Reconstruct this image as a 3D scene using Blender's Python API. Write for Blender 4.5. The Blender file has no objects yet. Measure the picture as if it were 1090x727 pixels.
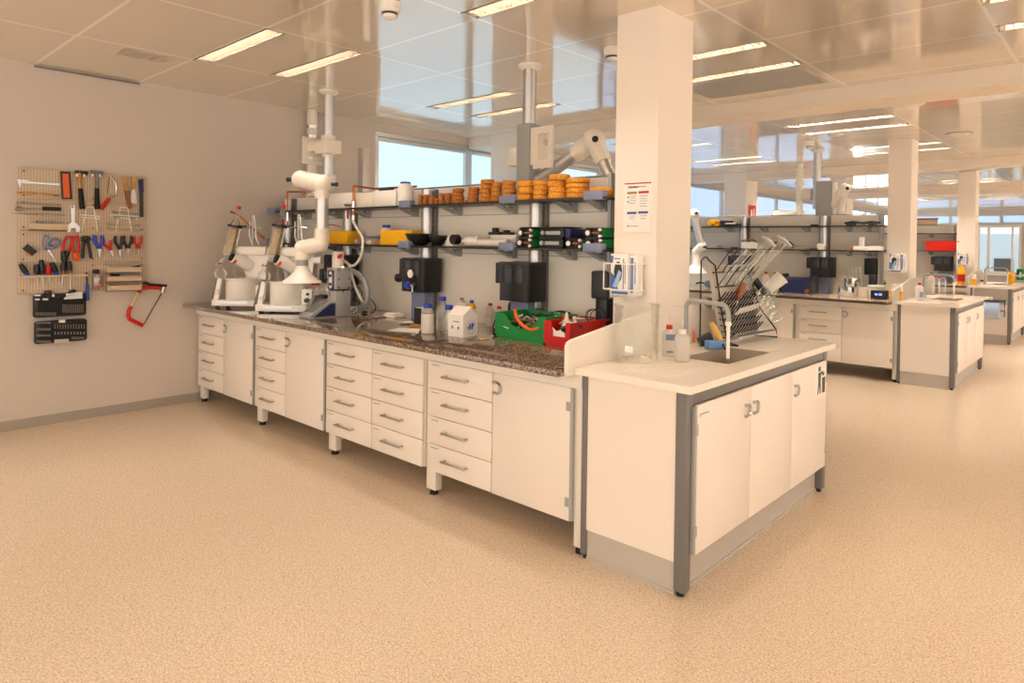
EXPOSURE = 1.22
TUBE = 58
TUBEFAR = 160
WORLD = 0.95
import bpy, bmesh, math, random
from mathutils import Vector, Matrix
random.seed(7)
PI = math.pi
sc = bpy.context.scene
COL = sc.collection

# ------------------------------------------------------------------ camera (solved from the room's own right angles)
CAM = Vector((6.2495, -2.5452, 1.4777)); YAW = 0.7465; PIT = 0.00912; ROL = 0.01409; FPX = 714.97; CYP = 265.31
_F = Vector((-math.sin(YAW), math.cos(YAW), 0)); _R = Vector((math.cos(YAW), math.sin(YAW), 0)); _U = Vector((0, 0, 1))
_F2 = _F*math.cos(PIT) - _U*math.sin(PIT); _U2 = _U*math.cos(PIT) + _F*math.sin(PIT)
_R3 = _R*math.cos(ROL) + _U2*math.sin(ROL); _U3 = _U2*math.cos(ROL) - _R*math.sin(ROL)
def at(u, v, axis, val):
    """the point of a measured plane (x, y or z = val) that the photograph shows at pixel u, v"""
    d = _F2 + _R3*((u-545)/FPX) - _U3*((v-CYP)/FPX)
    i = 'xyz'.index(axis); t = (val-CAM[i])/d[i]
    return CAM + d*t
cd = bpy.data.cameras.new('camera'); cam = bpy.data.objects.new('camera', cd); COL.objects.link(cam)
M = Matrix((_R3, _U3, -_F2)).transposed().to_4x4(); M.translation = CAM
cam.matrix_world = M
cd.sensor_width = 36; cd.lens = FPX*36/1090; cd.shift_y = (CYP-363.5)/1090; cd.clip_start = 0.05; cd.clip_end = 200
sc.camera = cam
sc.view_settings.view_transform = 'Standard'; sc.view_settings.look = 'None'; sc.view_settings.gamma = 1
sc.view_settings.use_curve_mapping = False
sc.view_settings.exposure = EXPOSURE if 'EXPOSURE' in globals() else 0.0
sc.cycles.use_denoising = True
sc.cycles.max_bounces = 10; sc.cycles.diffuse_bounces = 5; sc.cycles.glossy_bounces = 5; sc.cycles.transmission_bounces = 10; sc.cycles.transparent_max_bounces = 12
sc.cycles.sample_clamp_indirect = 6

# ------------------------------------------------------------------ mesh helper
class MB:
    """collects shapes; build() links them as ONE mesh object"""
    def __init__(s): s.v = []; s.f = []; s.m = []; s.cur = 0
    def add(s, vs, fs, mat=None):
        o = len(s.v); s.v += [Vector(p) for p in vs]
        for f in fs: s.f.append([i+o for i in f]); s.m.append(s.cur if mat is None else mat)
        return s
    def mat(s, i): s.cur = i; return s
    def box(s, x0, x1, y0, y1, z0, z1, b=0.0, M=None):
        if x0 > x1: x0, x1 = x1, x0
        if y0 > y1: y0, y1 = y1, y0
        if z0 > z1: z0, z1 = z1, z0
        if b <= 0:
            vs = [(x, y, z) for z in (z0, z1) for y in (y0, y1) for x in (x0, x1)]
            fs = [(0,2,3,1), (4,5,7,6), (0,1,5,4), (2,6,7,3), (0,4,6,2), (1,3,7,5)]
        else:
            b = min(b, (x1-x0)*.49, (y1-y0)*.49, (z1-z0)*.49)
            bm = bmesh.new(); bmesh.ops.create_cube(bm, size=1)
            for v in bm.verts: v.co = Vector(((x0+x1)/2+v.co.x*(x1-x0), (y0+y1)/2+v.co.y*(y1-y0), (z0+z1)/2+v.co.z*(z1-z0)))
            bmesh.ops.bevel(bm, geom=bm.edges[:], offset=b, segments=2, profile=.5, affect='EDGES')
            bm.verts.index_update(); vs = [v.co.copy() for v in bm.verts]; fs = [[v.index for v in f.verts] for f in bm.faces]; bm.free()
        if M is not None: vs = [M @ Vector(p) for p in vs]
        return s.add(vs, fs)
    def obox(s, c, size, rz=0, rx=0, ry=0, b=0.0):
        M = Matrix.Translation(c) @ Matrix.Rotation(rz, 4, 'Z') @ Matrix.Rotation(ry, 4, 'Y') @ Matrix.Rotation(rx, 4, 'X')
        x, y, z = size
        return s.box(-x/2, x/2, -y/2, y/2, -z/2, z/2, b, M)
    def lathe(s, prof, c=(0,0,0), seg=20, axis=(0,0,1), cap=True, sq=None):
        """prof: (radius, height) list along axis from c"""
        a = Vector(axis).normalized(); q = Vector((0,0,1)).rotation_difference(a).to_matrix()
        c = Vector(c); vs = []; fs = []
        for r, h in prof:
            for k in range(seg):
                t = 2*PI*k/seg; vs.append(c + q @ Vector((r*math.cos(t), r*math.sin(t), h)))
        n = len(prof)
        for i in range(n-1):
            for k in range(seg): fs.append((i*seg+k, i*seg+(k+1) % seg, (i+1)*seg+(k+1) % seg, (i+1)*seg+k))
        if cap:
            if prof[0][0] > 1e-5: fs.append(tuple(range(seg))[::-1])
            if prof[-1][0] > 1e-5: fs.append(tuple((n-1)*seg+k for k in range(seg)))
        return s.add(vs, fs)
    def cyl(s, p0, p1, r0, r1=None, seg=14):
        p0 = Vector(p0); p1 = Vector(p1); d = p1-p0
        return s.lathe([(r0, 0), (r0 if r1 is None else r1, d.length)], p0, seg, d)
    def sphere(s, c, r, seg=16, sz=1.0):
        n = max(6, seg//2); pr = [(max(1e-6, r*math.sin(PI*i/n)), -r*sz*math.cos(PI*i/n)) for i in range(n+1)]
        return s.lathe(pr, c, seg, cap=False)
    def torus(s, c, R, r, axis=(0,0,1), seg=20, ss=8, a0=0, a1=2*PI):
        q = Vector((0,0,1)).rotation_difference(Vector(axis).normalized()).to_matrix(); c = Vector(c)
        full = abs(a1-a0-2*PI) < 1e-6; n = seg if full else seg+1
        return s.tube([c + q @ Vector((R*math.cos(a0+(a1-a0)*k/seg), R*math.sin(a0+(a1-a0)*k/seg), 0)) for k in range(n)], r, ss, closed=full)
    def tube(s, pts, r, seg=8, closed=False, rad=None, flat=None):
        pts = [Vector(p) for p in pts]; n = len(pts); vs = []; fs = []
        nrm = None
        for i, p in enumerate(pts):
            a = pts[(i-1) % n] if (i or closed) else p; b = pts[(i+1) % n] if (i < n-1 or closed) else p
            t = (b-a).normalized()
            if nrm is None:
                up = Vector((0,0,1)) if abs(t.z) < .9 else Vector((1,0,0)); nrm = (up - t*up.dot(t)).normalized()
            else:
                nrm = nrm - t*nrm.dot(t); nrm = nrm.normalized() if nrm.length > 1e-6 else t.orthogonal().normalized()
            bn = t.cross(nrm); rr = rad[i] if rad else r
            for k in range(seg):
                th = 2*PI*k/seg; vs.append(p + nrm*(rr*math.cos(th)*(flat or 1)) + bn*(rr*math.sin(th)))
        m = n if closed else n-1
        for i in range(m):
            j = (i+1) % n
            for k in range(seg): fs.append((i*seg+k, i*seg+(k+1) % seg, j*seg+(k+1) % seg, j*seg+k))
        if not closed: fs.append(tuple(range(seg))[::-1]); fs.append(tuple((n-1)*seg+k for k in range(seg)))
        return s.add(vs, fs)
    def prism(s, poly, axis, a0, a1):
        """poly in the two other axes (x: (y,z); y: (x,z); z: (x,y)), extruded a0..a1"""
        n = len(poly); P = []
        for a in (a0, a1):
            for p, q in poly: P.append({'x': (a, p, q), 'y': (p, a, q), 'z': (p, q, a)}[axis])
        fs = [tuple(range(n))[::-1], tuple(range(n, 2*n))] + [(i, (i+1) % n, n+(i+1) % n, n+i) for i in range(n)]
        return s.add(P, fs)
    def quad(s, a, b, c, d): return s.add([a, b, c, d], [(0,1,2,3)])
    def build(s, name, mats, smooth=True, inv=None):
        me = bpy.data.meshes.new(name)
        vs = [inv @ p for p in s.v] if inv is not None else s.v
        me.from_pydata([tuple(p) for p in vs], [], s.f)
        if not isinstance(mats, (list, tuple)): mats = [mats]
        for m in mats: me.materials.append(m)
        for p, mi in zip(me.polygons, s.m): p.material_index = min(mi, len(mats)-1)
        bm = bmesh.new(); bm.from_mesh(me); bmesh.ops.recalc_face_normals(bm, faces=bm.faces[:]); bm.to_mesh(me); bm.free()
        if smooth:
            for p in me.polygons: p.use_smooth = True
            me.set_sharp_from_angle(angle=0.62)
        me.update()
        o = bpy.data.objects.new(name, me); COL.objects.link(o); return o

def sm(pts, n=6):
    pts = [Vector(p) for p in pts]; out = []
    for i in range(len(pts)-1):
        a = pts[max(i-1, 0)]; b = pts[i]; c = pts[i+1]; d = pts[min(i+2, len(pts)-1)]
        for k in range(n):
            t = k/n; out.append(.5*((2*b)+(c-a)*t+(2*a-5*b+4*c-d)*t*t+(3*b-a-3*c+d)*t**3))
    return out+[pts[-1]]
TMX = {}
def tag(o, label, cat, group=None):
    o['label'] = label; o['category'] = cat
    if group: o['group'] = group
    return o
def thing(name, label, cat, loc=(0,0,0), rz=0, group=None):
    """an Empty at the thing's base that parents its parts (parts are built in the thing's own space)"""
    o = bpy.data.objects.new(name, None); COL.objects.link(o); o.empty_display_size = .05
    o.location = loc; o.rotation_euler = (0, 0, rz); tag(o, label, cat, group)
    return o
def wthing(name, label, cat, loc, group=None):
    """a thing whose parts are given in room coordinates"""
    o = thing(name, label, cat, loc, 0, group); TMX[o] = Matrix.Translation(loc).inverted(); return o
def part(parent, name, mb, mats, label=None, smooth=True):
    p = parent
    while p.parent is not None: p = p.parent
    o = mb.build(name, mats, smooth, TMX.get(p)); o.parent = parent
    if label: o['label'] = label
    return o
def single(name, mb, mats, label, cat, group=None, loc=None, smooth=True):
    """a thing that is one mesh; shapes in room coordinates, origin moved to loc"""
    if loc is None:
        n = len(mb.v); loc = (sum(p.x for p in mb.v)/n, sum(p.y for p in mb.v)/n, min(p.z for p in mb.v))
    o = mb.build(name, mats, smooth, Matrix.Translation(loc).inverted()); o.location = loc
    return tag(o, label, cat, group)
def struct(name, mb, mats, parent=None, smooth=False):
    o = mb.build(name, mats, smooth)
    if parent: o.parent = parent
    else: o['kind'] = 'structure'
    return o
def dup(root, loc, rz=None, label=None, group=None, scale=None):
    r = root.copy(); COL.objects.link(r); r.location = loc
    if rz is not None: r.rotation_euler = (0, 0, rz)
    if scale: r.scale = scale
    if label: r['label'] = label
    if group: r['group'] = group
    for ch in list(root.children):
        c = ch.copy(); COL.objects.link(c); c.parent = r
        for g in list(ch.children):
            d = g.copy(); COL.objects.link(d); d.parent = c
    return r

# ------------------------------------------------------------------ materials
def lin(c):
    if isinstance(c, str):
        c = [int(c[i:i+2], 16)/255 for i in (0, 2, 4)]
    return tuple((x/12.92 if x <= .04045 else ((x+.055)/1.055)**2.4) for x in c) + (1,)
def mat(name, col, rough=.5, metal=0, spec=.5, trans=0, ior=1.45, alpha=1, emit=None, es=0, coat=0, bump=None, var=None):
    m = bpy.data.materials.new(name); m.use_nodes = True; nt = m.node_tree; b = nt.nodes['Principled BSDF']; N = nt.nodes; L = nt.links
    I = b.inputs
    I['Base Color'].default_value = lin(col); I['Roughness'].default_value = rough; I['Metallic'].default_value = metal
    I['Specular IOR Level'].default_value = spec; I['Transmission Weight'].default_value = trans; I['IOR'].default_value = ior; I['Alpha'].default_value = alpha
    I['Coat Weight'].default_value = coat; I['Coat Roughness'].default_value = .08
    if emit: I['Emission Color'].default_value = lin(emit); I['Emission Strength'].default_value = es
    if var:   # (scale, second colour)
        tc = N.new('ShaderNodeTexCoord'); nz = N.new('ShaderNodeTexNoise'); nz.inputs['Scale'].default_value = var[0]; nz.inputs['Detail'].default_value = 4
        mx = N.new('ShaderNodeMix'); mx.data_type = 'RGBA'; mx.inputs[6].default_value = lin(col); mx.inputs[7].default_value = lin(var[1])
        rp = N.new('ShaderNodeValToRGB'); rp.color_ramp.elements[0].position = .4; rp.color_ramp.elements[1].position = .62
        L.new(tc.outputs['Object'], nz.inputs['Vector']); L.new(nz.outputs['Fac'], rp.inputs['Fac']); L.new(rp.outputs['Color'], mx.inputs[0]); L.new(mx.outputs[2], I['Base Color'])
    if bump:  # (scale, strength)
        tc = N.new('ShaderNodeTexCoord'); nz = N.new('ShaderNodeTexNoise'); nz.inputs['Scale'].default_value = bump[0]; nz.inputs['Detail'].default_value = 3
        bp = N.new('ShaderNodeBump'); bp.inputs['Strength'].default_value = bump[1]; bp.inputs['Distance'].default_value = .01
        L.new(tc.outputs['Object'], nz.inputs['Vector']); L.new(nz.outputs['Fac'], bp.inputs['Height']); L.new(bp.outputs['Normal'], I['Normal'])
    return m
def nodes(m): return m.node_tree.nodes, m.node_tree.links, m.node_tree.nodes['Principled BSDF']
K = {}
K['wall'] = mat('painted_wall', 'cdc3b8', .75, bump=(60, .04))
K['column'] = mat('painted_column', 'efe6da', .7, bump=(60, .04))
K['beam'] = mat('painted_beam', 'eadfd0', .7)
K['base'] = mat('vinyl_skirting', 'a39a8e', .5)
K['white'] = mat('white_laminate', 'efe5d9', .42)
K['whitemetal'] = mat('white_powder_coat', 'ece5d9', .35)
K['gap'] = mat('dark_gap', '2a2622', .8)
K['grey'] = mat('grey_powder_coat', '75726f', .42)
K['plinth'] = mat('plinth_laminate', 'bdb6ac', .45)
K['fin'] = mat('louvre_aluminium', '8f8576', .4, .3)
K['steel'] = mat('brushed_steel', 'b9b7b2', .28, 1)
K['alu'] = mat('anodised_aluminium', 'c9c8c6', .32, .85)
K['chrome'] = mat('chrome', 'd8d8d6', .12, 1)
K['black'] = mat('black_plastic', '1b1b1c', .38)
K['dark'] = mat('charcoal_plastic', '35353a', .45)
K['rubber'] = mat('black_rubber', '141414', .7)
K['bluegrey'] = mat('blue_grey_coat', '7d88a3', .42)
K['plastic'] = mat('white_plastic', 'f2ede4', .32)
K['ivory'] = mat('ivory_plastic', 'efe6d8', .3)
K['hdpe'] = mat('milky_bottle', 'f1ece3', .4, trans=.25, ior=1.2)
K['blue'] = mat('blue_plastic', '2748b8', .35)
K['navy'] = mat('navy_plastic', '222a55', .4)
K['red'] = mat('red_plastic', 'c4160c', .35)
K['green'] = mat('green_plastic', '14853c', .38)
K['yellow'] = mat('yellow_card', 'f0b212', .5)
K['orange'] = mat('orange_rubber', 'e2601c', .45)
K['copper'] = mat('copper', 'b8683a', .3, 1)
K['brown'] = mat('brown_hose', '8e5a35', .45)
K['paper'] = mat('paper', 'f4efe6', .7)
K['wood'] = mat('pale_wood', 'c99a5e', .55, var=(18, 'b07f45'))
K['card'] = mat('cardboard', 'cdb38d', .7)
K['cork'] = mat('cork', 'dc9440', .85, var=(90, 'b87430'), bump=(160, .5))
K['cork2'] = mat('cork_dark', 'cf8342', .85, var=(90, 'a8622f'), bump=(160, .5))
K['cork3'] = mat('cork_yellow', 'eda63c', .85, var=(90, 'cc862f'), bump=(160, .5))
K['glass'] = mat('laboratory_glass', 'fbfdfd', .02, trans=1, ior=1.3)
K['ambglass'] = mat('brown_glass', '4a2b16', .1, trans=.5)
K['shelf'] = mat('shelf_edge', '2b2926', .35)
K['screen'] = mat('grey_screen', '6f746f', .2)
K['sponge'] = mat('blue_sponge', '6f9fd6', .9, bump=(200, .5))
K['bristle'] = mat('bristles', 'e3b86a', .8, bump=(220, .6))
K['spoon'] = mat('light_grey_coat', 'a7a8a6', .42)
K['beige'] = mat('beige_board', 'ccb69a', .6)
def glass_like(name, tint, mixf=.86):
    """thin clear vessel: mostly see-through with a sharp glint, cheap to render"""
    m = bpy.data.materials.new(name); m.use_nodes = True; N = m.node_tree.nodes; L = m.node_tree.links; N.remove(N['Principled BSDF'])
    tr = N.new('ShaderNodeBsdfTransparent'); tr.inputs[0].default_value = lin(tint)
    gl = N.new('ShaderNodeBsdfGlossy'); gl.inputs['Roughness'].default_value = .04; gl.inputs[0].default_value = (1,1,1,1)
    fr = N.new('ShaderNodeFresnel'); fr.inputs[0].default_value = 1.5
    mu = N.new('ShaderNodeMath'); mu.operation = 'MULTIPLY_ADD'; mu.inputs[1].default_value = .55; mu.inputs[2].default_value = 1-mixf
    mx = N.new('ShaderNodeMixShader'); L.new(fr.outputs[0], mu.inputs[0]); L.new(mu.outputs[0], mx.inputs[0]); L.new(tr.outputs[0], mx.inputs[1]); L.new(gl.outputs[0], mx.inputs[2])
    L.new(mx.outputs[0], N['Material Output'].inputs[0]); return m
K['clear'] = glass_like('clear_glassware', 'fcfdfc', .98)
K['pane'] = glass_like('window_glass', 'f0f6f8', .96)
K['clearplastic'] = glass_like('clear_plastic', 'fbf8f2', .9)
K['frost'] = mat('translucent_bottle', 'f4efe8', .35, trans=.55, ior=1.15)

def speckle(name, base, spots, scale, rough, spread=.1, coat=0):
    m = mat(name, base, rough, coat=coat); N, L, b = nodes(m)
    tc = N.new('ShaderNodeTexCoord'); prev = None
    base_rgb = N.new('ShaderNodeRGB'); base_rgb.outputs[0].default_value = lin(base); prev = base_rgb.outputs[0]
    for i, (c, th, s) in enumerate(spots):
        mp = N.new('ShaderNodeMapping'); mp.inputs['Location'].default_value = (i*3.1, i*1.7, i*.9)
        nz = N.new('ShaderNodeTexNoise'); nz.inputs['Scale'].default_value = scale*s; nz.inputs['Detail'].default_value = 2
        rp = N.new('ShaderNodeValToRGB'); rp.color_ramp.elements[0].position = th; rp.color_ramp.elements[1].position = th+spread
        mx = N.new('ShaderNodeMix'); mx.data_type = 'RGBA'; mx.inputs[7].default_value = lin(c)
        L.new(tc.outputs['Object'], mp.inputs[0]); L.new(mp.outputs[0], nz.inputs['Vector']); L.new(nz.outputs['Fac'], rp.inputs['Fac'])
        L.new(rp.outputs['Color'], mx.inputs[0]); L.new(prev, mx.inputs[6]); prev = mx.outputs[2]
    L.new(prev, b.inputs['Base Color']); return m
K['floor'] = speckle('speckled_vinyl_floor', 'cfbba3', [('dfcdb7', .5, 1), ('b3966e', .59, 1.5), ('efe3cd', .6, 2.1)], 105, .22, .05)
K['granite'] = speckle('polished_granite', '604d3e', [('8a7460', .46, 1), ('33291f', .56, 1.4), ('b89f84', .6, 1.8), ('45382f', .62, 2.4)], 60, .04, .04, coat=1)
K['benchtop'] = mat('beige_worktop', 'cbb79b', .12)
K['sinktop'] = speckle('cream_sink_top', 'f1e8da', [('ebe0cf', .55, 1)], 60, .25, .2)

# ceiling: metal tiles, lines every 1.124 x 0.74 m, each tile tilted a hair so that its reflections shift
def ceiling_mat():
    m = mat('metal_ceiling_tiles', 'e8dece', .08, metal=.25, spec=.9, ior=1.7); N, L, b = nodes(m)
    tc = N.new('ShaderNodeTexCoord'); sp = N.new('ShaderNodeSeparateXYZ'); L.new(tc.outputs['Object'], sp.inputs[0])
    def line(out, pitch, off, w):
        a = N.new('ShaderNodeMath'); a.operation = 'SUBTRACT'; a.inputs[1].default_value = off; L.new(out, a.inputs[0])
        d = N.new('ShaderNodeMath'); d.operation = 'DIVIDE'; d.inputs[1].default_value = pitch; L.new(a.outputs[0], d.inputs[0])
        fl = N.new('ShaderNodeMath'); fl.operation = 'FLOOR'; L.new(d.outputs[0], fl.inputs[0])
        fr = N.new('ShaderNodeMath'); fr.operation = 'PINGPONG'; fr.inputs[1].default_value = .5; L.new(d.outputs[0], fr.inputs[0])
        lt = N.new('ShaderNodeMath'); lt.operation = 'LESS_THAN'; lt.inputs[1].default_value = w/pitch; L.new(fr.outputs[0], lt.inputs[0])
        return lt.outputs[0], fl.outputs[0]
    lx, fx = line(sp.outputs[0], 1.124, .006, .0105); ly, fy = line(sp.outputs[1], .74, -1.25, .0105)
    mxm = N.new('ShaderNodeMath'); mxm.operation = 'MAXIMUM'; L.new(lx, mxm.inputs[0]); L.new(ly, mxm.inputs[1])
    mx = N.new('ShaderNodeMix'); mx.data_type = 'RGBA'; mx.inputs[6].default_value = lin('e8dece'); mx.inputs[7].default_value = lin('fffaf0')
    L.new(mxm.outputs[0], mx.inputs[0]); L.new(mx.outputs[2], b.inputs['Base Color'])
    cb = N.new('ShaderNodeCombineXYZ'); L.new(fx, cb.inputs[0]); L.new(fy, cb.inputs[1])
    wn = N.new('ShaderNodeTexWhiteNoise'); wn.noise_dimensions = '3D'; L.new(cb.outputs[0], wn.inputs['Vector'])
    sb = N.new('ShaderNodeVectorMath'); sb.operation = 'SUBTRACT'; sb.inputs[1].default_value = (.5,.5,.5); L.new(wn.outputs['Color'], sb.inputs[0])
    scl = N.new('ShaderNodeVectorMath'); scl.operation = 'MULTIPLY'; scl.inputs[1].default_value = (.018,.018,0); L.new(sb.outputs[0], scl.inputs[0])
    ge = N.new('ShaderNodeNewGeometry'); ad = N.new('ShaderNodeVectorMath'); ad.operation = 'ADD'; L.new(ge.outputs['Normal'], ad.inputs[0]); L.new(scl.outputs[0], ad.inputs[1])
    nm = N.new('ShaderNodeVectorMath'); nm.operation = 'NORMALIZE'; L.new(ad.outputs[0], nm.inputs[0])
    bp = N.new('ShaderNodeBump'); bp.inputs['Strength'].default_value = .25; bp.inputs['Distance'].default_value = .004
    nz = N.new('ShaderNodeTexNoise'); nz.inputs['Scale'].default_value = 2.2; nz.inputs['Detail'].default_value = 1; L.new(tc.outputs['Object'], nz.inputs['Vector'])
    L.new(nz.outputs['Fac'], bp.inputs['Height']); L.new(nm.outputs[0], bp.inputs['Normal']); L.new(bp.outputs[0], b.inputs['Normal'])
    return m
K['ceil'] = ceiling_mat()
K['tube'] = mat('fluorescent_tube', 'fff4e2', .5, emit='fff3e6', es=TUBE if 'TUBE' in globals() else 30)
K['tubefar'] = mat('fluorescent_tube_boosted', 'fff8ee', .5, emit='fff5ea', es=TUBEFAR)  # tubes beyond the beam, boosted to brighten the second bench
K['blind'] = mat('daylit_roller_blind', '8a98a4', .8, emit='cbebff', es=.46)
K['blindfar'] = mat('daylit_far_blind', '8a98a8', .8, emit='c0dcff', es=.40)
K['daylight'] = mat('bright_daylight_pane', 'ffffff', .6, emit='e6f6ff', es=1.1)

# ------------------------------------------------------------------ room shell
ZC = 2.802
XR, YN, YF = 12.5, -5.5, 25.0
struct('floor', MB().box(-.2, XR, YN, YF+.2, -.1, 0), K['floor'])
# luminaires: (x0, y0) of each pair of slots, 1.10 m long, slots .12 wide, .6 apart
LUM = [(1.135+2.248*i, y) for i in range(-0, 5) for y in (-2.75, -.5, 1.72)] + [(1.135+2.248*i, y) for i in range(0, 5) for y in (4.88, 7.1, 9.75, 12.6, 15.6, 18.0)]
SLOTS = []
for x, y in LUM:
    SLOTS += [(x, x+1.10, y, y+.12), (x, x+1.10, y+.6, y+.72)]
xs = sorted({-.2, XR} | {round(a, 4) for s in SLOTS for a in s[:2]}); ys = sorted({YN, YF+.2} | {round(a, 4) for s in SLOTS for a in s[2:]})
cm = MB()
for i in range(len(xs)-1):
    for j in range(len(ys)-1):
        mx_, my_ = (xs[i]+xs[i+1])/2, (ys[j]+ys[j+1])/2
        if any(a < mx_ < b and c < my_ < d for a, b, c, d in SLOTS): continue
        cm.quad((xs[i], ys[j], ZC), (xs[i+1], ys[j], ZC), (xs[i+1], ys[j+1], ZC), (xs[i], ys[j+1], ZC))
cm.box(-.2, XR, YN, YF+.2, ZC+.16, ZC+.26)
struct('ceiling', cm, K['ceil'])
# left wall with the window band
WY0, WY1, WZ0, WZ1 = 1.936, 24.6, .98, 2.715
wm = MB().box(-.2, 0, YN, WY0, 0, ZC+.16).box(-.2, 0, WY0, WY1, 0, WZ0).box(-.2, 0, WY0, WY1, WZ1, ZC+.16).box(-.2, 0, WY1, YF+.2, 0, ZC+.16)
struct('wall_left', wm, K['wall'])
struct('baseboard_left', MB().box(0, .012, YN, 24.9, 0, .075), K['base'])
struct('trim_1', MB().box(0, .012, -1.25, -.5, ZC-.018, ZC-.006), K['grey'])
# far wall with a strip of high windows and one low window
FX0, FX1 = 2.35, 3.55
fw = MB().box(-.2, XR, YF, YF+.2, 0, .66).box(-.2, FX0, YF, YF+.2, .66, 2.36).box(FX1, XR, YF, YF+.2, .66, 2.36).box(FX0, FX1, YF, YF+.2, 2.3, 2.36).box(-.2, XR, YF, YF+.2, 2.66, ZC+.16)
struct('wall_far', fw, K['wall'])
# windows on the left wall: one per bay between mullions
n = 0; wy = WY0
pitch = 1.447
while wy < WY1-.2:
    n += 1; y1 = min(wy+pitch, WY1)
    fr = MB()
    t = .055
    for a, b, c, d in ((wy, y1, WZ1-t, WZ1), (wy, y1, WZ0, WZ0+t), (wy, wy+t, WZ0+t, WZ1-t), (y1-t, y1, WZ0+t, WZ1-t)):
        fr.box(-.09, -.01, a, b, c, d, .004)
    fr.box(-.05, -.012, wy+t, y1-t, WZ1-t-.05, WZ1-t, .01)
    w = struct('window_%d' % n, fr, K['alu'])
    far = wy > 19.0
    struct('glass_pane', MB().box(-.085, -.08, wy+t, y1-t, WZ0+t, WZ1-t), K['daylight'] if far else K['pane'], w)
    if not far:
        struct('roller_blind', MB().box(-.058, -.055, wy+t+.004, y1-t-.004, WZ0+t+.01, WZ1-t-.045), K['blind'] if wy < 5 else K['blindfar'], w)
    wy += pitch
x = .1
while x < XR-.3:
    n += 1; fr = MB(); x1 = x+1.45
    for a, b, c, d in ((x, x1, 2.62, 2.66), (x, x1, 2.36, 2.40), (x, x+.05, 2.40, 2.62), (x1-.05, x1, 2.40, 2.62)): fr.box(a, b, YF+.02, YF+.1, c, d)
    w = struct('window_%d' % n, fr, K['alu']); struct('glass_pane', MB().box(x+.05, x1-.05, YF+.08, YF+.085, 2.40, 2.62), K['blindfar'], w); x += 1.45
n += 1
fr = MB()
for a, b, c, d in ((FX0, FX1, .66, .76), (FX0, FX1, 2.22, 2.30), (FX0, FX0+.07, .76, 2.22), (FX1-.07, FX1, .76, 2.22), (2.62, 2.70, .76, 2.22), (3.28, 3.33, .76, 2.22)): fr.box(a, b, YF-.03, YF+.1, c, d)
w = struct('window_%d' % n, fr, K['whitemetal']); struct('glass_pane', MB().box(FX0+.06, FX1-.06, YF+.05, YF+.055, .76, 2.22), K['pane'], w)
struct('window_sill', MB().box(FX0-.1, FX1+.1, YF-.12, YF-.03, .62, .66), K['whitemetal'], w)
# the building across the street seen through that window
ob = MB().box(-6, 12, 34, 36, -3, 2.2)
oe = wthing('outside_building', 'white building seen outside through the low window in the far wall', 'building', (3, 35, -3))
part(oe, 'facade', ob, mat('white_facade_toned_blue', 'a9bccd', .8))  # white facade, blued and dimmed in colour to offset the warm world light
for i in range(-3, 7):
    part(oe, 'window', MB().box(i*1.4+.3, i*1.4+1.0, 33.97, 34.02, .35, 1.1), K['dark'])
# columns and beams
cols = [(4.034, 4.313, .723, 1.105), (4.035, 4.284, 6.6, 6.93), (4.02, 4.28, 11.1, 11.42)]
for a, b, c, d in cols: struct('column', MB().box(a, b, c, d, 0, ZC), K['column'])
wcols = [(.407, .985, 3.365, 3.85), (.745, 1.15, 9.1, 9.6), (.745, 1.15, 14.85, 15.35)]
for a, b, c, d in wcols: struct('column', MB().box(a, b, c, d, 0, ZC), K['column'])
for y in (3.367, 9.102, 14.86):
    struct('ceiling_beam', MB().box(0, XR, y, y+.4, 2.672, ZC), K['beam'])
# luminaires
lm = thing('ceiling_light', 'recessed louvre light', 'ceiling light', (0, 0, ZC))
for k, yo in enumerate((0, .6)):
    tr = MB().box(0, 1.10, yo, yo+.003, 0, .10).box(0, 1.10, yo+.117, yo+.12, 0, .10).box(0, .003, yo, yo+.12, 0, .10).box(1.097, 1.10, yo, yo+.12, 0, .10).box(0, 1.10, yo, yo+.12, .10, .104)
    tr.box(-.006, 1.106, yo-.006, yo+.003, -.004, .0).box(-.006, 1.106, yo+.117, yo+.126, -.004, .0)
    part(lm, 'tray', tr, K['fin'])
    part(lm, 'tube', MB().cyl((.03, yo+.06, .078), (1.07, yo+.06, .078), .013, seg=10), K['tube'])
    lv = MB()
    for q in range(26): lv.box(.03+q*.0416, .0325+q*.0416, yo+.004, yo+.116, .003, .052)
    part(lm, 'louvre', lv, K['fin'])
LUMLAB = {(0,-.5): 'louvre light above the tool board, nearest the left wall', (1,-.5): 'louvre light at the top edge of the photo beside the smoke detector',
          (0,1.72): 'louvre light above the cork rings, before the wall column', (1,1.72): 'louvre light just right of the nearest column',
          (2,1.72): 'louvre light cut by the top right corner of the photo', (1,4.88): 'louvre light just behind the nearest ceiling beam'}
def far_copy(root):
    for c in root.children:
        if c.name.startswith('tube'):
            c.data = FARMESH[c.data.name.split('.')[0] + ('b' if c.data.vertices[0].co.y > .4 else 'a')]
FARMESH = {}
for c in lm.children:
    if c.name.startswith('tube'):
        me = c.data.copy(); me.materials.clear(); me.materials.append(K['tubefar']); FARMESH['tube'+('b' if me.vertices[0].co.y > .4 else 'a')] = me
first = True
for x, y in LUM:
    i = round((x-1.135)/2.248)
    if (i, y) in LUMLAB: lab, g = LUMLAB[(i, y)], None
    elif y > 4: lab, g = 'louvre light in the rows of ceiling lights beyond the nearest beam', 'ceiling lights beyond the first beam'
    else: lab, g = 'louvre light over the near aisle, outside the view', 'ceiling lights over the near aisle'
    if first: lm.location = (x, y, ZC); lm['label'] = lab; first = False
    else: dup(lm, (x, y, ZC), label=lab)
    o = lm if (x, y) == LUM[0] else [c for c in COL.objects if c.name.startswith('ceiling_light') and c.parent is None][-1]
    if y > 4: far_copy(o)
    if g: o['group'] = g
    elif 'group' in o: del o['group']
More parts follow.
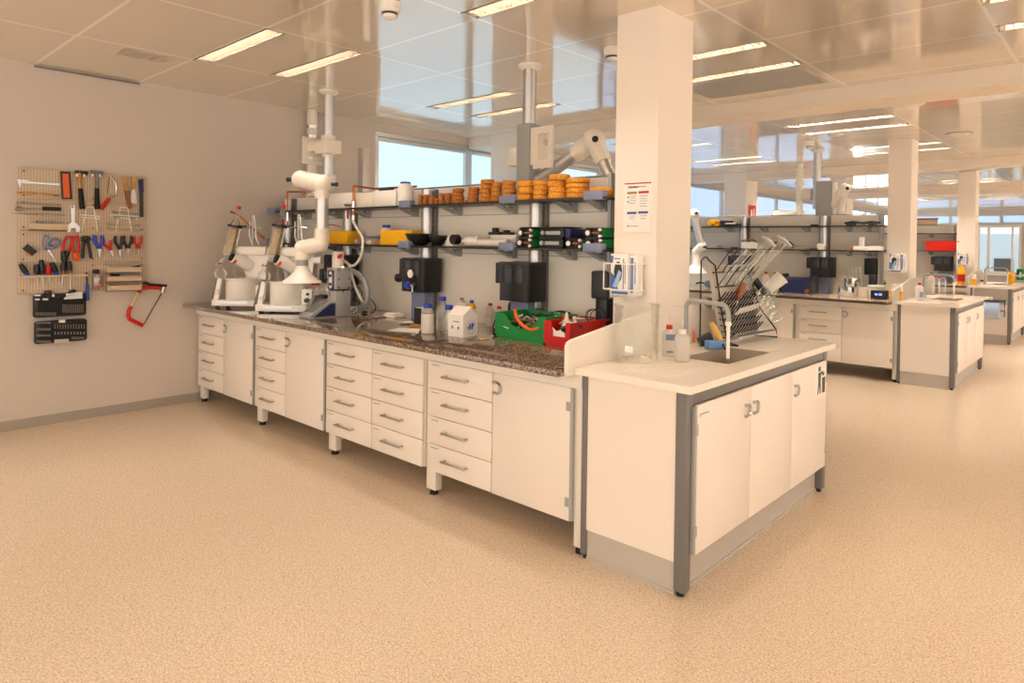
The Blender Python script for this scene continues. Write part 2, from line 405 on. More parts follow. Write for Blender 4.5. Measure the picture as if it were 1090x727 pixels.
# world: added warm fill, entering where walls behind the camera and at right are omitted
wd = bpy.data.worlds.new('world'); sc.world = wd; wd.use_nodes = True
bg = wd.node_tree.nodes['Background']; bg.inputs[0].default_value = lin('fff1e3'); bg.inputs[1].default_value = WORLD if 'WORLD' in globals() else .9
# ================================================================== benches
K['basin'] = mat('grey_beige_basin', 'b3a898', .35)
K['edge'] = mat('dark_worktop_edge', '4b3b31', .4)
# ---- cabinets: origin at left end of the front plane, fronts at y = 0, carcass behind
def pull(front, cx, cz, w=.2):
    m = MB()
    m.box(cx-w/2, cx+w/2, -.034, -.024, cz-.006, cz+.006, .003)
    for q in (-1, 1): m.box(cx+q*(w/2-.012)-.008, cx+q*(w/2-.012)+.008, -.026, .001, cz-.0055, cz+.0055, .002)
    return part(front, 'handle', m, K['steel'])
def drawers(root, x0, x1, n=4, z0=.150, z1=.790):
    h = (z1-z0)/n
    for k in range(n):
        a = z0+k*h+.002; b = z0+(k+1)*h-.002
        f = part(root, 'drawer', MB().box(x0, x1, 0, .019, a, b, .0025), K['white'])
        pull(f, (x0+x1)/2-.02, (a+b)/2+.005)
        part(f, 'label_holder', MB().box(x0+.02, x0+.085, -.0012, .001, b-.022, b-.016), K['spoon'])
def dring(front, cx, cz, s=1):
    m = MB()
    w = .024
    pts = [(cx-w*s, cz-.028), (cx+w*s*.4, cz-.028), (cx+w*s, cz-.016), (cx+w*s, cz+.016), (cx+w*s*.4, cz+.028), (cx-w*s, cz+.028)]
    m.tube([(p, -.012, q) for p, q in pts], .006, 6)
    m.box(cx-w*s-.004, cx-w*s+.004, -.014, .001, cz-.034, cz-.022); m.box(cx-w*s-.004, cx-w*s+.004, -.014, .001, cz+.022, cz+.034)
    return part(front, 'handle', m, K['steel'])
def door(root, x0, x1, hinge='R', z0=.150, z1=.790):
    f = part(root, 'door', MB().box(x0, x1, 0, .019, z0, z1, .0025), K['white'])
    s = -1 if hinge == 'R' else 1
    hx = x0+.035 if hinge == 'R' else x1-.035
    dring(f, hx, z1-.075, 1)
    ex = x1 if hinge == 'R' else x0
    part(f, 'edge_strip', MB().box(ex-.004+(.004 if hinge=='R' else -.016), ex+(.016 if hinge=='R' else .004), .002, .017, z0+.004, z1-.004), K['spoon'])
    for z in (z0+.09, z1-.09):
        part(f, 'hinge', MB().box(ex-(.022 if hinge == 'R' else 0), ex+(.022 if hinge == 'L' else 0), -.004, .001, z-.022, z+.022, .002), K['spoon'])
    return f
def cabinet(label, x0, x1, y, spec, name='base_cabinet', group=None, z0=.150):
    """spec: list of ('d' drawers | 'R'/'L' door, left, right) measured from x0"""
    r = thing(name, label, 'cabinet', (x0, y, z0), 0, group)
    TMX[r] = Matrix.Translation((0, 0, z0)).inverted()
    w = x1-x0
    part(r, 'carcass', MB().box(.004, w-.004, .021, .60, z0, .79), K['whitemetal'])
    for k, a, b in spec:
        if k == 'd': drawers(r, a, b, z0=z0)
        else: door(r, a, b, k, z0=z0)
    return r
def bench_frame(label, y, legs, x0, x1, endleg=True, yb=.80):
    r = thing('workbench', label, 'workbench', (x0, y, 0)); L = x1-x0
    part(r, 'front_rail', MB().box(0, L, -.004, .04, .793, .859), K['whitemetal'])
    part(r, 'rear_rail', MB().box(0, L, yb-.04, yb, .80, .859), K['whitemetal'])
    for lx, lw in legs:
        lx -= x0
        for yy, d in ((.022, .05), (yb-.05, .045)):
            g = part(r, 'leg', MB().box(lx, lx+lw, yy-.0, yy+d, .03, .793, .003), K['whitemetal'])
            part(g, 'foot', MB().cyl((lx+lw/2, yy+d/2, 0), (lx+lw/2, yy+d/2, .032), .026, .02, 12), K['rubber'])
        part(r, 'crossbar', MB().box(lx+.01, lx+lw-.01, .07, yb-.05, .10, .14), K['whitemetal'])
    part(r, 'light_stop_panel', MB().box(0, L, yb+.06, yb+.08, .05, .859), K['white'])  # unseen board added to block light and keep the floor beneath dark
    for lx, lw in legs:
        lx -= x0; g = part(r, 'leg', MB().box(lx, lx+lw, 1.66, 1.71, .03, .859, .003), K['whitemetal']); part(g, 'foot', MB().cyl((lx+lw/2, 1.685, 0), (lx+lw/2, 1.685, .032), .026, .02, 12), K['rubber'])
    return r
# ---- sink unit: origin at near front corner leg foot; local x runs to the right end, y into the room
def sink_unit(label, X, Y, L=.539, D=1.743, holder=False, bin_sign=False):
    """X, Y: outer near corner; body occupies X-L..X, Y..Y+D"""
    r = wthing('sink_unit', label, 'sink unit', (X-L/2, Y+D/2, 0))
    x0 = X-L; o = .037
    # top with the bowl cut out and shallow draining ridges running into it
    bx0, bx1, by0, by1 = x0+.185, X-.10, Y+.60, Y+1.12
    tx0, tx1, ty0, ty1 = x0-.017, X+o, Y-o, Y+D+o
    t = MB()
    for a, b, c, d in ((tx0, tx1, ty0, by0-.012), (tx0, tx1, by1+.012, ty1), (tx0, bx0-.012, by0-.012, by1+.012), (bx1+.012, tx1, by0-.012, by1+.012)): t.box(a, b, c, d, .868, .9)
    for k in range(9):
        gx = bx0+.008+k*(bx1-bx0-.02)/8
        t.box(gx-.006, gx+.006, Y+.06, by0-.012, .8985, .9014, .0012); t.box(gx-.006, gx+.006, by1+.012, Y+D-.06, .8985, .9014, .0012)
    part(r, 'countertop', t, K['sinktop'])
    b = MB(); zb = .70
    for a, bb, c, d in ((bx0-.012, bx0, by0-.012, by1+.012), (bx1, bx1+.012, by0-.012, by1+.012), (bx0, bx1, by0-.012, by0), (bx0, bx1, by1, by1+.012)): b.box(a, bb, c, d, zb, .8985)
    b.box(bx0, bx1, by0, by1, zb-.012, zb)
    s = part(r, 'basin', b, K['basin']); part(s, 'drain', MB().lathe([(.035, 0), (.03, .004), (.012, .002)], ((bx0+bx1)/2, (by0+by1)/2, zb), 16), K['chrome'])
    # frame
    for lx, ly in ((X-.05, Y), (x0, Y), (X-.05, Y+D-.055), (x0, Y+D-.055)):
        g = part(r, 'leg', MB().box(lx, lx+(.05 if lx > x0 else .03), ly, ly+.055, .022, .867, .003), K['grey'])
        part(g, 'foot', MB().cyl((lx+.02, ly+.027, 0), (lx+.02, ly+.027, .024), .018, .015, 10), K['rubber'])
    part(r, 'front_apron', MB().box(X-.045, X-.004, Y+.055, Y+D-.055, .805, .867), K['grey'])
    # panels
    part(r, 'side_panel', MB().box(x0+.03, X-.05, Y+.006, Y+.024, .14, .867), K['white'])
    part(r, 'side_panel', MB().box(x0+.03, X-.05, Y+D-.024, Y+D-.006, .14, .867), K['white'])
    part(r, 'back_panel', MB().box(x0, x0+.016, Y+.055, Y+D-.055, .03, .867), K['white'])
    part(r, 'gap_shade_panel', MB().box(X-.06, X-.045, Y+.055, Y+D-.055, .14, .806), K['grey'])  # greyed so the shade in the door gaps comes from its colour
    pl = MB().box(x0+.03, X-.05, Y+.014, Y+.03, 0, .139).box(x0+.03, X-.05, Y+D-.03, Y+D-.014, 0, .139)
    p = part(r, 'plinth', pl.box(X-.055, X-.04, Y+.03, Y+D-.03, 0, .166), K['plinth'])
    part(p, 'cove_strip', MB().box(x0+.03, X-.05, Y+.008, Y+.014, 0, .012).box(X-.04, X-.034, Y+.055, Y+D-.03, 0, .012), K['plinth'])
    # three doors facing the aisle
    e = [Y+.053, Y+.607, Y+1.143, Y+1.69]
    for k in range(3):
        y0, y1 = e[k]+.002, e[k+1]-.002
        f = part(r, 'door', MB().box(X-.002, X+.016, y0+(.014 if k == 0 else 0), y1, .17, .803, .0025), K['white'])
        hy, s = ((y1-.045), 1) if k == 0 else ((y0+.045), 1)
        m = MB(); z = .70; w = .022
        m.tube([(X+.026, hy-w*s, z-.026), (X+.026, hy+w*.5*s, z-.026), (X+.026, hy+w*s, z-.014), (X+.026, hy+w*s, z+.014), (X+.026, hy+w*.5*s, z+.026), (X+.026, hy-w*s, z+.026)], .006, 6)
        for q in (-1, 1): m.box(X+.015, X+.03, hy-w*s-.005, hy-w*s+.005, z+q*.026-.006, z+q*.026+.006)
        part(f, 'handle', m, K['steel'])
        ey = y0 if k == 0 else y1
        if k == 0: part(f, 'edge_strip', MB().box(X, X+.014, ey-.004, ey+.012, .175, .80), K['spoon'])
        for hz in (.27, .70):
            if k == 1: continue
            part(f, 'hinge', MB().box(X+.012, X+.020, ey-.012 if k else ey-.008, ey+.008 if k else ey+.016, hz-.022, hz+.022, .002), K['spoon'])
        if k == 0:
            part(f, 'maker_label', MB().box(X+.0155, X+.0166, y0+.035, y0+.040, .752, .765).box(X+.0155, X+.0166, y0+.046, y0+.115, .760, .7635), K['dark'])
        if k == 2 and bin_sign:
            sg = part(f, 'bin_sign', MB().box(X+.0155, X+.0165, y1-.19, y1-.012, .60, .785), K['paper'])
            bm = MB(); xx = X+.0168; cy = y1-.125
            bm.box(xx-.001, xx+.001, cy-.016, cy+.016, .752, .780)            # head
            bm.prism([(cy-.022, .745), (cy+.02, .745), (cy+.055, .752), (cy+.055, .740), (cy+.022, .728), (cy+.018, .69), (cy+.026, .62), (cy+.012, .62), (cy, .68), (cy-.016, .62), (cy-.03, .62), (cy-.016, .69)], 'x', xx-.001, xx+.001)
            bm.prism([(cy+.045, .71), (cy+.10, .71), (cy+.094, .62), (cy+.052, .62)], 'x', xx-.001, xx+.001)
            bm.box(xx-.001, xx+.001, cy+.05, cy+.08, .722, .74)
            part(f, 'bin_pictogram', bm, K['black'])
    # white screen between bench and sink, highest in the middle
    ux0, ux1 = x0-.043, x0-.018
    prof = [(Y-.085, .866), (Y-.085, 1.0), (Y-.075, 1.018), (Y-.05, 1.028), (Y+.70, 1.13), (Y+1.09, 1.13), (Y+D-.10, 1.035), (Y+D+.0, 1.02), (Y+D+.02, 1.0), (Y+D+.02, .866)]
    part(r, 'splash_screen', MB().prism(prof, 'x', ux0, ux1), K['white'] if not holder else K['plinth'])
    # tall swan tap
    tm = MB(); bx, by = x0+.075, Y+.85; ex, ey = X-.13, Y+.66; T = 1.18
    def lerp(k): return (bx+(ex-bx)*k, by+(ey-by)*k)
    pts = [(bx, by, .9), (bx, by, T-.04)]
    for k, dz in ((.03, -.02), (.07, -.006), (.14, 0), (.86, 0), (.93, -.006), (.97, -.02)): pts.append((*lerp(k), T+dz))
    pts += [(ex, ey, T-.045), (ex, ey, T-.09)]
    tm.tube(pts, .0125, 10); tm.lathe([(.026, 0), (.026, .012), (.016, .03), (.016, .06)], (bx, by, .9), 14)
    tp = part(r, 'tap', tm, K['spoon'])
    part(tp, 'spout', MB().cyl((ex, ey, T-.09), (ex, ey, .915), .0095, .0085, 10).cyl((ex, ey, T-.10), (ex, ey, T-.08), .0155, .0155, 10), K['ivory'])
    part(tp, 'knob', MB().cyl((bx-.0, by+.0, .95), (bx-.06, by+.03, .95), .011, .015, 10), K['rubber'])
    return r
# ---- shelf spine over the bench
def reagent_rack(label, X0, X1, Y, posts, endx, brackets, caps, small=False):
    """Y: front plane of the bench; spine stands at Y+.90"""
    r = wthing('reagent_rack', label, 'shelf rack', (X0, Y+.95, .89))
    yb = Y+.90
    part(r, 'back_panel', MB().box(X0, endx, yb, yb+.085, .892, 1.893), K['whitemetal'])
    part(r, 'panel_seam', MB().box(X0, endx, yb-.002, yb, 1.393, 1.399).box(X0, endx, yb-.002, yb, 1.677, 1.683), K['spoon'])
    for px in posts:
        top = 1.885
        p = part(r, 'post', MB().cyl((px, Y+.845, 1.05), (px, Y+.845, top), .047, seg=20), K['alu'])
        part(p, 'side_track', MB().box(px-.066, px-.052, Y+.87, yb, .95, top).box(px+.052, px+.066, Y+.87, yb, .95, top), K['grey'])
    part(r, 'end_frame', MB().box(endx, endx+.022, Y+.80, yb+.085, .892, 1.905), K['spoon'])
    for z in (1.755, 1.448):
        s = part(r, 'shelf', MB().box(X0, endx+.075, Y+.66, yb-.008, z-.014, z, .002), K['shelf'])
        for bx in brackets:
            part(s, 'bracket', MB().box(bx+.012, bx+.055, yb-.055, yb-.001, z-.075, z-.014).prism([(Y+.70, z-.015), (Y+.80, z-.05), (yb-.03, z-.072), (yb-.03, z-.055), (Y+.82, z-.035), (Y+.735, z-.015)], 'x', bx, bx+.05), K['spoon'])
        for cx in caps:
            part(s, 'clamp_cap', MB().box(cx-(.045 if small else .066), cx+(.045 if small else .066), Y+.645, Y+.70, z-.018, z+(.018 if small else .035), .004), K['dark' if small else 'bluegrey'])
    part(r, 'top_rail', MB().tube([(X0+.3, yb+.03, 1.905), (endx, yb+.03, 1.905)], .007, 8), K['steel'])
    return r
def service_tower(label, cx, Y, group, gauge=False, wing=-1, half=False):
    r = thing('service_tower', label, 'bench socket column', (cx, Y+.77, .892), 0, group)
    # local: y forward is -, z from worktop
    part(r, 'pedestal', MB().box(-.08, .08, -.03, .07, 0, .24, .006), K['bluegrey'])
    h = MB()
    pl = [(-.135, .0), (-.135, -.07), (-.115, -.095), (-.07, -.082), (-.01, -.082), (.0, -.095), (.06, -.10), (.12, -.092), (.135, -.07), (.135, .085), (-.135, .085)]
    h.prism(pl, 'z', .205, .46)
    head = part(r, 'housing', h, K['black'])
    part(head, 'rim', MB().prism([(p*1.02, q*1.02) for p, q in pl], 'z', .448, .462), K['dark'])
    for sx in (-.06, .052):
        part(head, 'socket_cover', MB().lathe([(.05, 0), (.053, .02), (.053, .10), (.047, .115)], (sx, -.056, .325), 20), K['dark'])
        part(head, 'lip', MB().lathe([(.055, 0), (.055, .008)], (sx, -.055, .42), 20), K['black'])
    part(r, 'side_box', MB().box(-.185, -.13, -.07, .02, .315, .455, .008), K['dark'])
    part(r, 'sticker', MB().box(-.12, -.05, -.07, -.035, .4625, .4645), K['paper'])
    if gauge:
        g = MB().lathe([(.034, 0), (.036, .012), (.034, .018)], (.03, -.112, .345), 18, (0, -1, 0))
        gg = part(r, 'pressure_gauge', g, K['chrome']); part(gg, 'dial', MB().lathe([(.03, 0), (.03, .002)], (.03, -.1305, .345), 18, (0, -1, 0)), K['paper'])
        v = MB().cyl((.02, -.09, .26), (.02, -.145, .26), .03, .028, 14).tube([(.02, -.12, .26), (.055, -.13, .255), (.06, -.13, .21)], .008, 8)
        part(r, 'valve', v, K['steel'])
        part(r, 'valve_knob', MB().cyl((.02, -.142, .262), (.02, -.168, .262), .024, .022, 14), K['blue'])
        n = MB().cyl((-.13, -.04, .30), (-.21, -.04, .30), .028, .024, 12).cyl((-.21, -.04, .30), (-.24, -.04, .30), .034, .034, 12)
        part(r, 'side_nozzle', n, K['dark'])
    return r

# ---- bench 1
fr = bench_frame('white steel frame with five front legs under the granite bench', 0, [(.03, .07), (1.12, .08), (2.165, .082), (3.213, .082), (4.302, .05)], .0, 4.356)
single('granite_worktop', MB().box(.0, 4.313, -.13, 1.75, .861, .891, .004), K['granite'], 'polished speckled granite worktop of the near bench', 'worktop')
cabinet('white drawer and door cabinet touching the left wall', .02, 1.09, 0, [('d', .01, .525), ('R', .531, 1.05)])
cabinet('white drawer and door cabinet second from the left wall', 1.105, 2.14, 0, [('d', .015, .49), ('R', .496, 1.015)])
cabinet('white cabinet with two stacks of four drawers', 2.148, 3.205, 0, [('d', .012, .54), ('d', .546, 1.045)])
cabinet('white drawer and door cabinet next to the near sink unit', 3.247, 4.31, 0, [('d', .008, .518), ('R', .524, 1.04)])
sink_unit('nearest white sink unit, with grey legs and a bin sign on its last door', 4.897, 0, bin_sign=True)
reagent_rack('two-shelf rack carrying cork rings above the granite bench', .02, 4.0, 0, (.08, 1.13, 2.21, 3.33), 3.93, (.37, .9, 1.345, 1.99, 2.50, 3.06, 3.58, 3.83), (.10, 2.17, 3.24, 3.93))
g1 = None
service_tower('black socket column behind the grey pump, partly hidden', 1.15, 0, g1)
service_tower('black socket column with round white pressure gauge and blue knob', 2.235, 0, g1, gauge=True)
service_tower('black socket column behind the green tray', 3.28, 0, g1)
e = thing('service_tower', 'narrow black socket column tucked beside the nearest column', 'bench socket column', (3.93, .84, .892))
part(e, 'pedestal', MB().box(-.05, .0, -.03, .055, 0, .25, .004), K['bluegrey'])
part(e, 'housing', MB().box(-.105, .02, -.055, .055, .255, .425, .012), K['dark'])
part(e, 'lower_box', MB().box(-.055, .03, -.075, .05, .085, .262, .01), K['black'])
# ---- bench 2 (same modules, beige worktop)
Y2 = 5.748; DX = -.026
bench_frame('white steel frame under the second bench with beige top', Y2, [(.10, .08), (1.10, .08), (2.17, .08), (3.255, .08), (4.31, .045)], .05, 4.358)
t = MB().box(.02, 4.287, Y2-.13, Y2+1.75, .871, .891)
o = tag(wthing('bench_worktop', '', '', (2.1, Y2+.3, .86)), 'beige worktop of the second bench with a thin dark edge', 'worktop')
part(o, 'top', t, K['benchtop']); part(o, 'dark_edge', MB().box(.02, 4.287, Y2-.134, Y2-.13, .861, .891), K['edge']); part(o, 'base_layer', MB().box(.02, 4.287, Y2-.13, Y2+1.75, .861, .871), K['shelf'])
cabinet('white cupboard of the second bench farthest from its sink', .15, 1.09, Y2, [('R', .01, .93)])
cabinet('white drawer and door cabinet of the second bench hidden behind the glassware rack', 1.105, 2.12, Y2, [('d', .015, .49), ('R', .496, .995)])
cabinet('white double cupboard of the second bench right of the glassware rack', 2.20, 3.25, Y2, [('R', .01, .50), ('R', .53, 1.03)])
cabinet('white drawer and door cabinet next to the second sink unit', 3.30, 4.33, Y2, [('d', .01, .485), ('R', .491, 1.015)])
sink_unit('white sink unit at the end of the second bench', 4.90, Y2, D=1.765, holder=True)
reagent_rack('two-shelf rack above the second bench with a yellow item on top shelf', .02, 4.0, Y2, (.08, 1.13, 2.23, 3.30), 3.95, (.37, .9, 1.345, 1.99, 2.50, 3.06, 3.58, 3.80), (.10, 2.17, 3.24), small=True)
service_tower('black and blue socket column on the second bench behind the dark navy instrument', 3.32, Y2, g1)
service_tower('second bench socket column hidden behind the hanging glassware', 2.25, Y2, g1)
e = thing('service_tower', 'narrow dark socket column beside the middle column on the second bench', 'bench socket column', (3.94, Y2+.84, .892))
part(e, 'pedestal', MB().box(-.07, .0, -.03, .055, 0, .25, .004), K['bluegrey'])
part(e, 'housing', MB().box(-.14, .0, -.055, .055, .255, .46, .012), K['black'])
part(e, 'lower_box', MB().box(-.08, .0, -.075, .05, .12, .262, .01), K['dark'])
# ---- bench 3 (only its end shows)
Y3 = 10.437
bench_frame('white open frame under the third bench', Y3, [(1.10, .08), (2.65, .08), (4.28, .05)], .05, 4.33)
o = tag(wthing('bench_worktop', '', '', (2.1, Y3+.3, .86)), 'beige worktop of the third bench behind the middle column', 'worktop')
part(o, 'top', MB().box(.02, 4.287, Y3-.13, Y3+1.75, .871, .891), K['benchtop']); part(o, 'dark_edge', MB().box(.02, 4.287, Y3-.134, Y3-.13, .861, .891), K['edge'])
part(o, 'base_layer', MB().box(.02, 4.287, Y3-.13, Y3+1.75, .861, .871), K['shelf'])
sink_unit('white sink unit of the third bench with a paper towel roll on its side', 4.867, Y3, holder=True)
reagent_rack('shelf rack of the third bench with a red bin on it', .02, 4.0, Y3, (.08, 1.13, 2.23, 3.30), 3.95, (.9, 1.99, 2.50, 3.06, 3.58), (.10,), small=True)
service_tower('blue grey socket column on the third bench beside the far column', 3.82, Y3, g1)
# ================================================================== things on the near bench
ZB = .892
# ---- rotary evaporators (local x = to the right seen from the aisle, y = away, z from worktop)
def rotavap(label, loc, rz, group=None):
    r = thing('rotary_evaporator', label, 'rotary evaporator', loc, rz, group)
    b = MB().prism([(-.205, -.12), (.205, -.12), (.215, -.10), (.215, .13), (.19, .16), (-.19, .16), (-.215, .13), (-.215, -.10)], 'z', .012, .062)
    base = part(r, 'base', b, K['plastic'])
    part(base, 'silver_band', MB().box(-.15, .10, -.1235, -.119, .03, .052), K['steel'])
    for fx_, fy_ in ((-.17, -.09), (.17, -.09), (.17, .12), (-.17, .12)): part(base, 'foot', MB().cyl((fx_, fy_, 0), (fx_, fy_, .013), .02, seg=10), K['rubber'])
    bt = part(r, 'heating_bath', MB().lathe([(.134, .0), (.14, .01), (.14, .165), (.146, .172), (.146, .185), (.13, .187), (.126, .12), (.0, .115)], (.01, .01, .062), 36), K['plastic'])
    part(bt, 'label', MB().box(-.10, -.085, -.086, -.084, .19, .205, M=Matrix.Translation((.0, .01, 0))), K['yellow'])
    part(bt, 'water', MB().lathe([(.125, 0), (.0, .001)], (.01, .01, .215), 28), K['clearplastic'])
    part(r, 'lift_handle', MB().box(-.016, .016, -.05, .02, 0, .22, .006, Matrix.Translation((-.235, -.02, .03)) @ Matrix.Rotation(.25, 4, 'Y')), K['grey'])
    part(r, 'lift_frame', MB().prism([(-.205, .06), (-.165, .06), (-.14, .24), (-.17, .25)], 'y', -.09, -.06).cyl((-.18, -.10, .13), (-.15, -.10, .13), .02, seg=12), K['plastic'])
    part(r, 'control_box', MB().box(.145, .235, -.06, .09, .062, .19, .012), K['plastic'])
    part(r, 'control_knob', MB().cyl((.195, -.06, .10), (.195, -.085, .10), .02, .018, 14).cyl((.2, -.06, .15), (.2, -.07, .15), .012, seg=12), K['black'])
    tw = MB().prism([(.02, .235), (.20, .235), (.215, .46), (.20, .52), (.02, .50)], 'y', .03, .14)
    part(r, 'tower', tw, K['plastic'])
    hd = MB().box(-.17, .21, -.0, .12, .445, .525, .02).cyl((.06, .05, .35), (-.06, -.04, .43), .055, .05, 18).cyl((.21, .06, .42), (.27, .06, .42), .03, .034, 14)
    part(r, 'drive_head', hd, K['plastic'])
    part(r, 'drive_collar', MB().cyl((-.075, -.055, .435), (-.045, -.03, .42), .036, .036, 16), K['black'])
    part(r, 'sealing_ring', MB().cyl((-.05, -.05, .412), (-.035, -.037, .402), .036, .036, 16), K['orange'])
    # evaporating flask dipping into the bath
    d = Vector((.05, .03, -.19)).normalized(); p0 = Vector((-.05, -.06, .40))
    fl = MB().lathe([(.018, 0), (.018, .05), (.03, .075), (.072, .15), (.082, .19), (.07, .235), (.03, .262), (.002, .268)], p0, 22, d)
    part(r, 'evaporating_flask', fl, K['clear'])
    # condenser with its coil
    a = Vector((-.105, -.02, .445)); c = Vector((-.062, .0, .70)); ax = (c-a)
    part(r, 'condenser', MB().lathe([(.02, -.03), (.05, .0), (.052, .03), (.052, ax.length-.01), (.05, ax.length), (.03, ax.length+.05), (.017, ax.length+.07), (.015, ax.length+.14), (.02, ax.length+.15)], a, 24, ax), K['clear'])
    q = Vector((0,0,1)).rotation_difference(ax.normalized()).to_matrix()
    coil = [a + q @ Vector((.034*math.cos(t*.9), .034*math.sin(t*.9), .012+t*(ax.length-.03)/110)) for t in range(110)]
    part(r, 'cooling_coil', MB().tube(coil, .0075, 6), K['card'])
    part(r, 'clamp_ring', MB().lathe([(.056, 0), (.062, .0), (.062, .018), (.056, .018)], c-ax.normalized()*.012, 24, ax).box(.0, .10, -.012, .012, -.008, .008, 0, Matrix.Translation(c)), K['black'])
    t = c + ax.normalized()*.15
    part(r, 'red_cap', MB().lathe([(.016, 0), (.018, .004), (.017, .026), (.008, .03)], t, 14, ax), K['red'])
    part(r, 'support_rod', MB().cyl((.055, .10, .50), (.055, .10, .80), .006, seg=8).cyl((.055, .10, .69), (-.02, .03, .69), .005, seg=8).cyl((.055, .10, .69), (.12, .12, .69), .006, seg=8), K['steel'])
    part(r, 'receiving_flask', MB().lathe([(.002, -.055), (.03, -.047), (.052, -.018), (.055, .005), (.047, .03), (.022, .05), (.015, .065), (.015, .095)], (-.165, -.05, .285), 22), K['clear'])
    part(r, 'glass_neck', MB().tube([(-.165, -.05, .37), (-.155, -.045, .405), (-.12, -.02, .43)], .014, 10).cyl((-.20, -.07, .36), (-.165, -.05, .375), .009, seg=8), K['clear'])
    part(r, 'valve_clip', MB().torus((-.165, -.05, .375), .018, .004), K['red'])
    part(r, 'hose', MB().tube([(.07, .09, .80), (.085, .085, .70), (.10, .06, .60), (.13, .05, .54)], .006, 8).tube([(.03, .10, .74), (.035, .08, .62), (.06, .09, .53)], .006, 8), K['plastic'])
    return r
rv = rotavap('white rotary evaporator nearest the left wall', (.52, .165, ZB), YAW)
dup(rv, (1.17, .235, ZB), YAW-.05, 'white rotary evaporator beside the white extraction hood')
single('rubber_hose', MB().tube(sm([at(245, 225, 'y', .22), at(253, 229, 'y', .28), at(262, 237, 'y', .34), at(272, 246, 'y', .38), at(281, 254, 'y', .42)]), .010, 8), K['copper'], 'brown hose running from the first evaporator down towards the second', 'hose')
# ---- water taps with copper pipes on the shelf
def pipe_tap(label, pts, hx):
    r = wthing('water_pipe', label, 'pipe', pts[-1])
    part(r, 'pipe', MB().tube(pts, .009, 8), K['copper'])
    p = Vector(pts[0])
    part(r, 'valve', MB().cyl(p+Vector((0, 0, .07)), p+Vector((0, 0, .15)), .017, .017, 12).cyl(p+Vector((-.02, 0, .12)), p+Vector((-.12, 0, .125)), .012, .016, 10).cyl(p+Vector((0, 0, -.01)), p+Vector((0, 0, .03)), .013, seg=10), K['chrome'])
    part(r, 'lever', MB().box(p.x-.055, p.x-.035, p.y-.03, p.y-.02, p.z-.0, p.z+.09, .003), K['red'])
    return r
a = at(376, 233, 'y', .70); b = at(376.5, 198, 'y', .70); c = at(399, 201, 'y', .86)
pipe_tap('copper water pipe with red lever rising beside the white boxes on the shelf', [a, a.lerp(b, .9), b, b+(c-b)*.04, c, c+Vector((.5, .05, 0))], 0)
a2 = at(306, 243, 'y', .68); b2 = at(306, 204, 'y', .68); c2 = at(331, 204.5, 'y', .80)
pipe_tap('copper water pipe with red lever behind the extraction arm', [a2, a2.lerp(b2, .9), b2, b2+(c2-b2)*.06, c2], 0)
single('rubber_hose', MB().tube(sm([at(375.5, 235, 'y', .69), at(380, 243, 'y', .66), at(386, 255, 'y', .62), at(385, 270, 'y', .58), at(380, 280, 'y', .55), at(374, 283, 'y', .52), at(368, 279, 'y', .46), at(362, 275, 'y', .42)]), .011, 8), K['ivory'], 'cream hose hanging from the shelf tap to the grey pump', 'hose')
single('rubber_hose', MB().tube(sm([at(364, 278, 'y', .45), at(370, 281, 'y', .48), at(374, 292, 'y', .5), at(379, 308, 'y', .52), at(386, 321, 'y', .54), at(395, 330, 'z', ZB+.012)]), .010, 8), K['ivory'], 'cream hose sloping from the grey pump down to the worktop', 'hose')
hp = [at(u, v, 'y', .60) for u, v in ((369, 287), (378, 290), (386, 297), (390, 306), (391, 316), (389, 324), (384, 330))]
hp2 = []
hp2 = sm(hp, 6)
single('corrugated_hose', MB().tube(hp2, .024, 10, rad=[.024 if k % 2 else .0215 for k in range(len(hp2))]), K['spoon'], 'grey corrugated exhaust hose curving behind the pump', 'hose')
for lab, pts in (('black cable looping on the worktop right of the grey pump', [(381, 331), (383, 322), (390, 317), (397, 321), (400, 327), (398, 332), (394, 332)]), ('black cable loop behind the grey pump leaning on the back panel', [(372, 312), (378, 306), (384, 308), (385, 315), (380, 321), (374, 318)])):
    y = .62 if 'looping' in lab else .70
    single('power_cable', MB().tube(sm([at(u, v, 'y', y) for u, v in pts]), .004, 6), K['black'], lab, 'cable')
# ---- grey vacuum pump with wedge display
cx, cy = 1.781, .315
r = wthing('vacuum_pump', 'grey upright pump unit with blue trim and a wedge display', 'pump', (cx-.06, cy+.06, ZB))
part(r, 'lower_body', MB().box(cx-.125, cx, cy, cy+.13, ZB, ZB+.20, .006), K['spoon'])
u_ = part(r, 'upper_body', MB().box(cx-.135, cx, cy-.004, cy+.135, ZB+.212, ZB+.375, .006), K['spoon'])
part(r, 'joint', MB().box(cx-.12, cx-.01, cy+.01, cy+.12, ZB+.199, ZB+.213), K['dark'])
tr = part(r, 'panel_trim', MB().box(cx-.11, cx-.03, cy-.009, cy-.003, ZB+.21, ZB+.355, .003), K['navy'])
part(tr, 'panel_face', MB().lathe([(.024, 0), (.024, .003)], (cx-.07, cy-.0085, ZB+.24), 14, (0, -1, 0)).box(cx-.094, cx-.046, cy-.0115, cy-.0085, ZB+.24, ZB+.325).lathe([(.024, 0), (.024, .003)], (cx-.07, cy-.0085, ZB+.325), 14, (0, -1, 0)), K['paper'])
part(r, 'red_label', MB().box(cx-.10, cx-.06, cy-.006, cy-.003, ZB+.358, ZB+.366), K['red'])
for y in (.02, .11):
    for z in (.225, .29, .36): part(u_, 'screw', MB().cyl((cx-.001, cy+y, ZB+z), (cx+.003, cy+y, ZB+z), .006, seg=8), K['dark'])
part(r, 'orange_mark', MB().box(cx-.10, cx-.085, cy-.001, cy+.001, ZB+.155, ZB+.18), K['orange'])
part(r, 'condenser_pot', MB().lathe([(.045, 0), (.045, .11), (.048, .115), (.048, .125), (.03, .127)], (cx-.085, cy+.065, ZB+.375), 20), K['ivory'])
